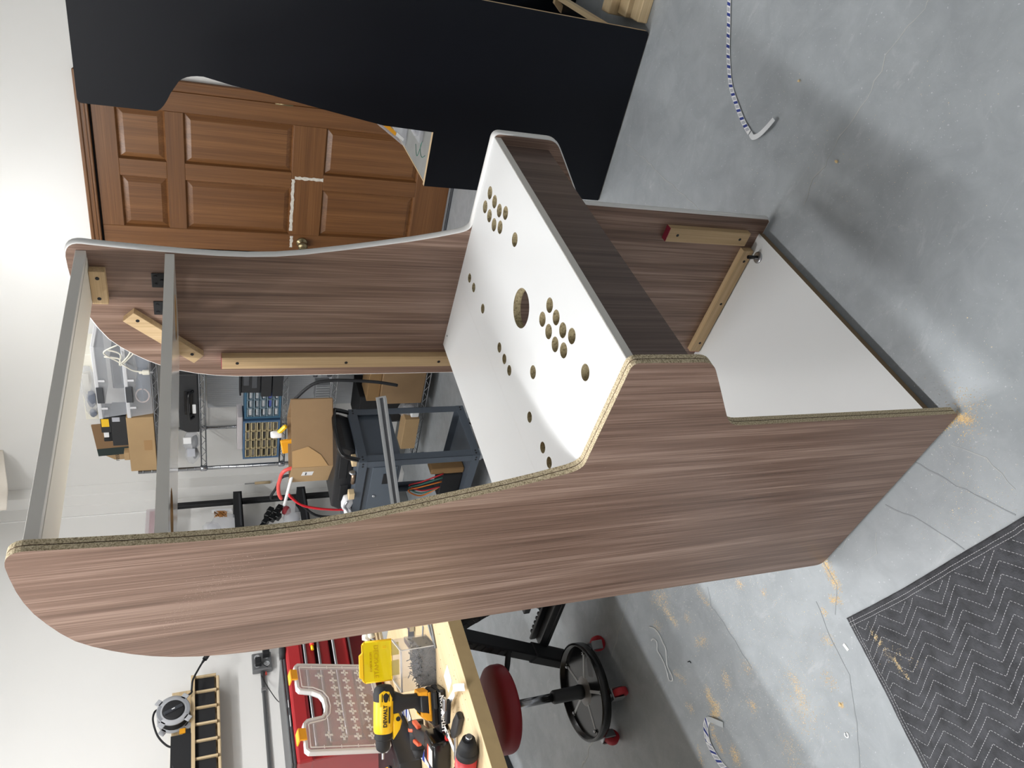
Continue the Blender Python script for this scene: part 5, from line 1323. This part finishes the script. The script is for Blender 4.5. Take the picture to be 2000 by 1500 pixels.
# ------------------------------------------------------------------ printed strips, cord and bits on the floor
def stripe(name, label, pts, w, group, n=14, diag=False):
    P = bez(pts, n); P = [Vector((p.x, p.y, max(p.z, .0012))) for p in P]
    mb = MB(); mb.ribbon(P, w, (0, 0, 1), .0008)
    o = mb.build(name, PAPER); tag(o, label, 'strip', group)
    # blue print blocks: thin slanted patches on the strip
    def patches(nm, m_, f0, f1, a0, a1, per, skew):
        q = MB(); s = 0.0; acc = 0.0; seg = []
        cum = [0.0]
        for a, b in zip(P[:-1], P[1:]): cum.append(cum[-1] + (b - a).length)
        def at(d):
            d = min(max(d, 0), cum[-1] - 1e-6)
            for i in range(len(cum) - 1):
                if cum[i + 1] >= d:
                    t = (d - cum[i]) / max(cum[i + 1] - cum[i], 1e-9); tg = (P[i + 1] - P[i]).normalized(); nr = Vector((0, 0, 1)).cross(tg).normalized(); return P[i].lerp(P[i + 1], t), nr, tg
        d = .01
        while d < cum[-1] - per:
            c4 = []
            for (dd, aa) in ((d + per * f0, a0), (d + per * f1, a0), (d + per * f1, a1), (d + per * f0, a1)):
                p, nr, tg = at(dd + skew * aa); c4.append(p + nr * (w * aa) + Vector((0, 0, .00115)))
            q.quad(c4); d += per
        return q.build(nm, m_, o, recalc=False)
    b_ = patches('blue_print', BLUEP, .05, .36, -.46, .46, .030, .010 if not diag else .022); b_['kind'] = 'stuff'
    g_ = patches('grey_print', PAPERG, .52, .90, -.38, .38, .030, .010 if not diag else .022); g_['kind'] = 'stuff'
    return o
stripe('printed_strip', 'blue and white printed strip curving over the bare floor at the right', [(1.32, -.60, .002), (1.275, -.516, .004), (1.24, -.462, .003), (1.191, -.389, .002), (1.128, -.32, .002), (1.067, -.282, .003), (1.01, -.252, .003), (.965, -.236, .004)], .0150, 'printed strips')
strip('white_liner', 'curled white end of the blue and white strip on the floor at the right', 'strip', [(.962, -.236, .003), (.940, -.232, .007), (.915, -.246, .012), (.893, -.272, .016), (.884, -.302, .010)], .0145, [mat('liner_white', (232, 234, 236), .5)], [0])
stripe('printed_strip', 'blue and white printed strip on the dusty floor near the stool', [(.078, 1.318, .002), (.070, 1.345, .003), (.040, 1.366, .006), (.012, 1.374, .004), (-.03, 1.372, .002), (-.08, 1.352, .002), (-.14, 1.32, .002)], .024, 'printed strips', diag=True)
strip('white_liner', 'curled white end of the strip among the sawdust near the stool', 'strip', [(.080, 1.318, .003), (.066, 1.296, .008), (.046, 1.272, .012), (.026, 1.256, .006)], .017, [mat('liner_grey', (190, 194, 196), .5)], [0])
tag(MB().tube(bez([(.456, 1.363, .003), (.430, 1.338, .003), (.398, 1.330, .003), (.372, 1.334, .003), (.349, 1.336, .003), (.328, 1.356, .003), (.309, 1.375, .003), (.285, 1.378, .003), (.264, 1.383, .003), (.262, 1.394, .003), (.274, 1.406, .003), (.298, 1.394, .003), (.323, 1.386, .003), (.350, 1.384, .003), (.374, 1.386, .003), (.386, 1.372, .003), (.397, 1.364, .003), (.414, 1.374, .003), (.418, 1.390, .003)], 5), .0027, 7).build('looped_string', mat('clear_cord_white', (206, 208, 208), .25)), 'thin pale looped cord lying on the floor beside the stool', 'cord')
tag(MB().tube(bez([(.248, 1.262, .002), (.243, 1.252, .002), (.236, 1.25, .002)], 4), .0016, 6).build('screw_bit', BLKM), 'tiny black screw lying among the sawdust beside the stool', 'screw')
rnd = random.Random(21)
def chips(name, label, m_, spec, zf=None, smin=.0005, smax=.0015):
    mb = MB()
    for pts, w, k in spec:
        P = [Vector(p) for p in pts]; Ls = [(b - a).length for a, b in zip(P[:-1], P[1:])]; T = sum(Ls) + 1e-9
        for _ in range(k):
            d = rnd.random() * T; i = 0
            while i < len(Ls) - 1 and d > Ls[i]: d -= Ls[i]; i += 1
            p = P[i].lerp(P[i + 1], min(1, d / max(Ls[i], 1e-9)))
            g = w * .55
            x = p.x + rnd.gauss(0, g); y = p.y + rnd.gauss(0, g); z = zf(x, y) if zf else 0.0
            s_ = rnd.uniform(smin, smax) * (1.5 if rnd.random() < .1 else 1); a = rnd.random() * 3.14
            c_, sn = math.cos(a) * s_, math.sin(a) * s_; h = s_ * .5 + .0004
            k2 = rnd.uniform(.4, .9)
            q = [(x + c_, y + sn, z), (x - sn * k2, y + c_ * k2, z), (x - c_, y - sn, z), (x + sn * k2, y - c_ * k2, z)]
            t = (x, y, z + h)
            V = [mb.bm.verts.new(v) for v in q] + [mb.bm.verts.new(t)]
            for i2 in range(4):
                f = mb.bm.faces.new((V[i2], V[(i2 + 1) % 4], V[4])); f.material_index = rnd.randrange(len(m_))
    return stuff(tag(mb.build(name, m_, recalc=False), label, 'sawdust'))
SD1 = mat('sawdust_tan', (232, 206, 156), .95); SD2 = mat('sawdust_pale', (244, 226, 186), .95); SD3 = mat('sawdust_orange', (222, 184, 124), .95)
SAW = [(((0.501, 1.26), (0.451, 1.2), (0.454, 1.228)), 0.035, 220), (((0.439, 1.234), (0.357, 1.216)), 0.014, 160), (((0.436, 1.335), (0.417, 1.312)), 0.02, 60), (((0.34, 1.152), (0.332, 1.149)), 0.016, 40), (((0.36, 1.033), (0.283, 1.019)), 0.01, 70), (((0.243, 0.848), (0.23, 0.849)), 0.014, 70), (((0.257, 1.175), (0.243, 1.142), (0.233, 1.122)), 0.016, 110), (((0.122, 1.128), (0.082, 1.147)), 0.018, 120), (((0.139, 1.245), (0.109, 1.261), (0.07, 1.238)), 0.016, 330), (((0.079, 1.289), (0.062, 1.255)), 0.014, 220), (((0.167, 1.386), (0.142, 1.371)), 0.014, 50), (((0.069, 1.300), (0.039, 1.335), (-0.023, 1.335)), 0.012, 170), (((-0.042, 1.282), (-0.07, 1.291)), 0.02, 200), (((-0.006, 1.089), (-0.016, 1.087)), 0.01, 60), (((0.016, 1.097), (-0.023, 1.096)), 0.02, 40), (((-0.183, 0.793), (-0.189, 0.782)), 0.006, 70), (((-0.037, 0.879), (-0.076, 0.884), (-0.125, 0.905)), 0.02, 200), (((-0.077, 0.934), (-0.138, 0.914), (-0.151, 0.95)), 0.05, 180), (((0.063, 0.537), (0.029, 0.55), (-0.005, 0.56)), 0.014, 420), (((-0.006, 0.602), (-0.03, 0.578)), 0.01, 130), (((-0.052, 0.699), (-0.074, 0.687)), 0.016, 60), (((-0.115, 0.777), (-0.139, 0.767)), 0.02, 70), (((-0.009, 0.645), (-0.016, 0.646)), 0.01, 40), (((0.051, 1.442), (0.005, 1.471)), 0.01, 60), (((0.27, 1.36), (0.223, 1.33)), 0.012, 60), (((-0.136, 1.033), (-0.192, 1.073)), 0.04, 120), (((0.09, 1.03), (0.058, 1.006)), 0.02, 60), (((0.162, 0.787), (0.155, 0.786)), 0.012, 30), (((0.003, 0.013), (-0.021, 0.002)), 0.010, 240), (((0.012, 0.053), (0.008, 0.013)), 0.006, 120), (((0.033, -0.024), (-0.011, -0.02), (-0.028, 0.021)), 0.03, 160)]
chips('sawdust', 'tan sawdust drifts scattered over the grey floor beside the walnut cabinet', [SD1, SD2, SD3], [(p, w, int(k * 2.2)) for p, w, k in SAW])
def bl_z(x, y):
    d = Vector((x, y)) - BA; u, v = d.dot(BE1), d.dot(BE2)
    return BH(max(u, 0), max(v, 0)) if u > 0 and v > 0 else .001
chips('sawdust_on_blanket', 'line of pale sawdust lying on the black quilted blanket', [SD2, SD1], [(((-.137, .547), (-.180, .548), (-.216, .551)), .007, 420), (((-.216, .551), (-.261, .550)), .005, 160), (((-.18, .56), (-.25, .50)), .03, 120)], bl_z, .0005, .0013)
WS = mat('pale_speck', (214, 216, 218), .9)
chips('floor_specks', 'pale dust specks scattered over the whole grey painted floor', [WS, WS, SD2], [(((.55, 1.1), (.0, .75), (-.2, 1.0)), .16, 2600), (((.1, 1.3), (-.1, .9)), .16, 900), (((.1, -.1), (-.1, .15)), .10, 700), (((1.0, -.3), (.5, -.2), (.4, -.5)), .18, 500), (((.7, 1.9), (.4, 1.7), (.3, 2.1)), .2, 250), (((-.10, .25), (-.16, .05)), .06, 350)], None, .0005, .0014)
for k, (x, y, lab) in enumerate([(.62, -.29, 'lone tan wood chip on the floor before the cabinet'), (-.185, .787, 'little heap of tan sawdust crumbs on bare floor near the blanket'), (.86, -.41, 'largest pale wood shaving on the floor by the printed strip')]):
    mb = MB(); mb.blob((x, y, .0025), (.0042, .003, .0025), jit=.5, seed=k); tag(mb.build('wood_chip', SD1), lab, 'wood chip')
tag(MB().box((-.118, .652, .0), (-.100, .660, .0022)).build('paper_scrap', PAPER), 'tiny white paper scrap on the floor beside the blanket edge', 'scrap')
tag(MB().tube([(-.240 + .006 * math.cos(t * .6), .83 + .006 * math.sin(t * .6), .002) for t in range(10)], .0016, 6).build('plastic_ring', PAPER), 'tiny white curled ring on the floor left of the blanket', 'scrap')
# pale rub marks on the outer side panel
mb = MB(); rnd = random.Random(2)
for _ in range(900):
    t = rnd.random(); y = .43 - .18 * t + rnd.gauss(0, .018); z = 1.50 - .12 * t + rnd.gauss(0, .018)
    if rnd.random() < .25: y = rnd.uniform(.05, .52); z = rnd.uniform(.1, 1.5)
    if y < .03 + (0.2 if z > .83 else -.1): continue
    a = rnd.uniform(.0002, .0007); b = a * rnd.uniform(1, 3)
    mb.quad([(-.00015, y, z), (-.00015, y + a, z + b * .2), (-.00015, y + a * .6, z + b), (-.00015, y - a * .4, z + b * .8)])
o = mb.build('rub_marks', mat('rub_dust', (182, 160, 146), .9), left_panel, recalc=False); o['kind'] = 'stuff'
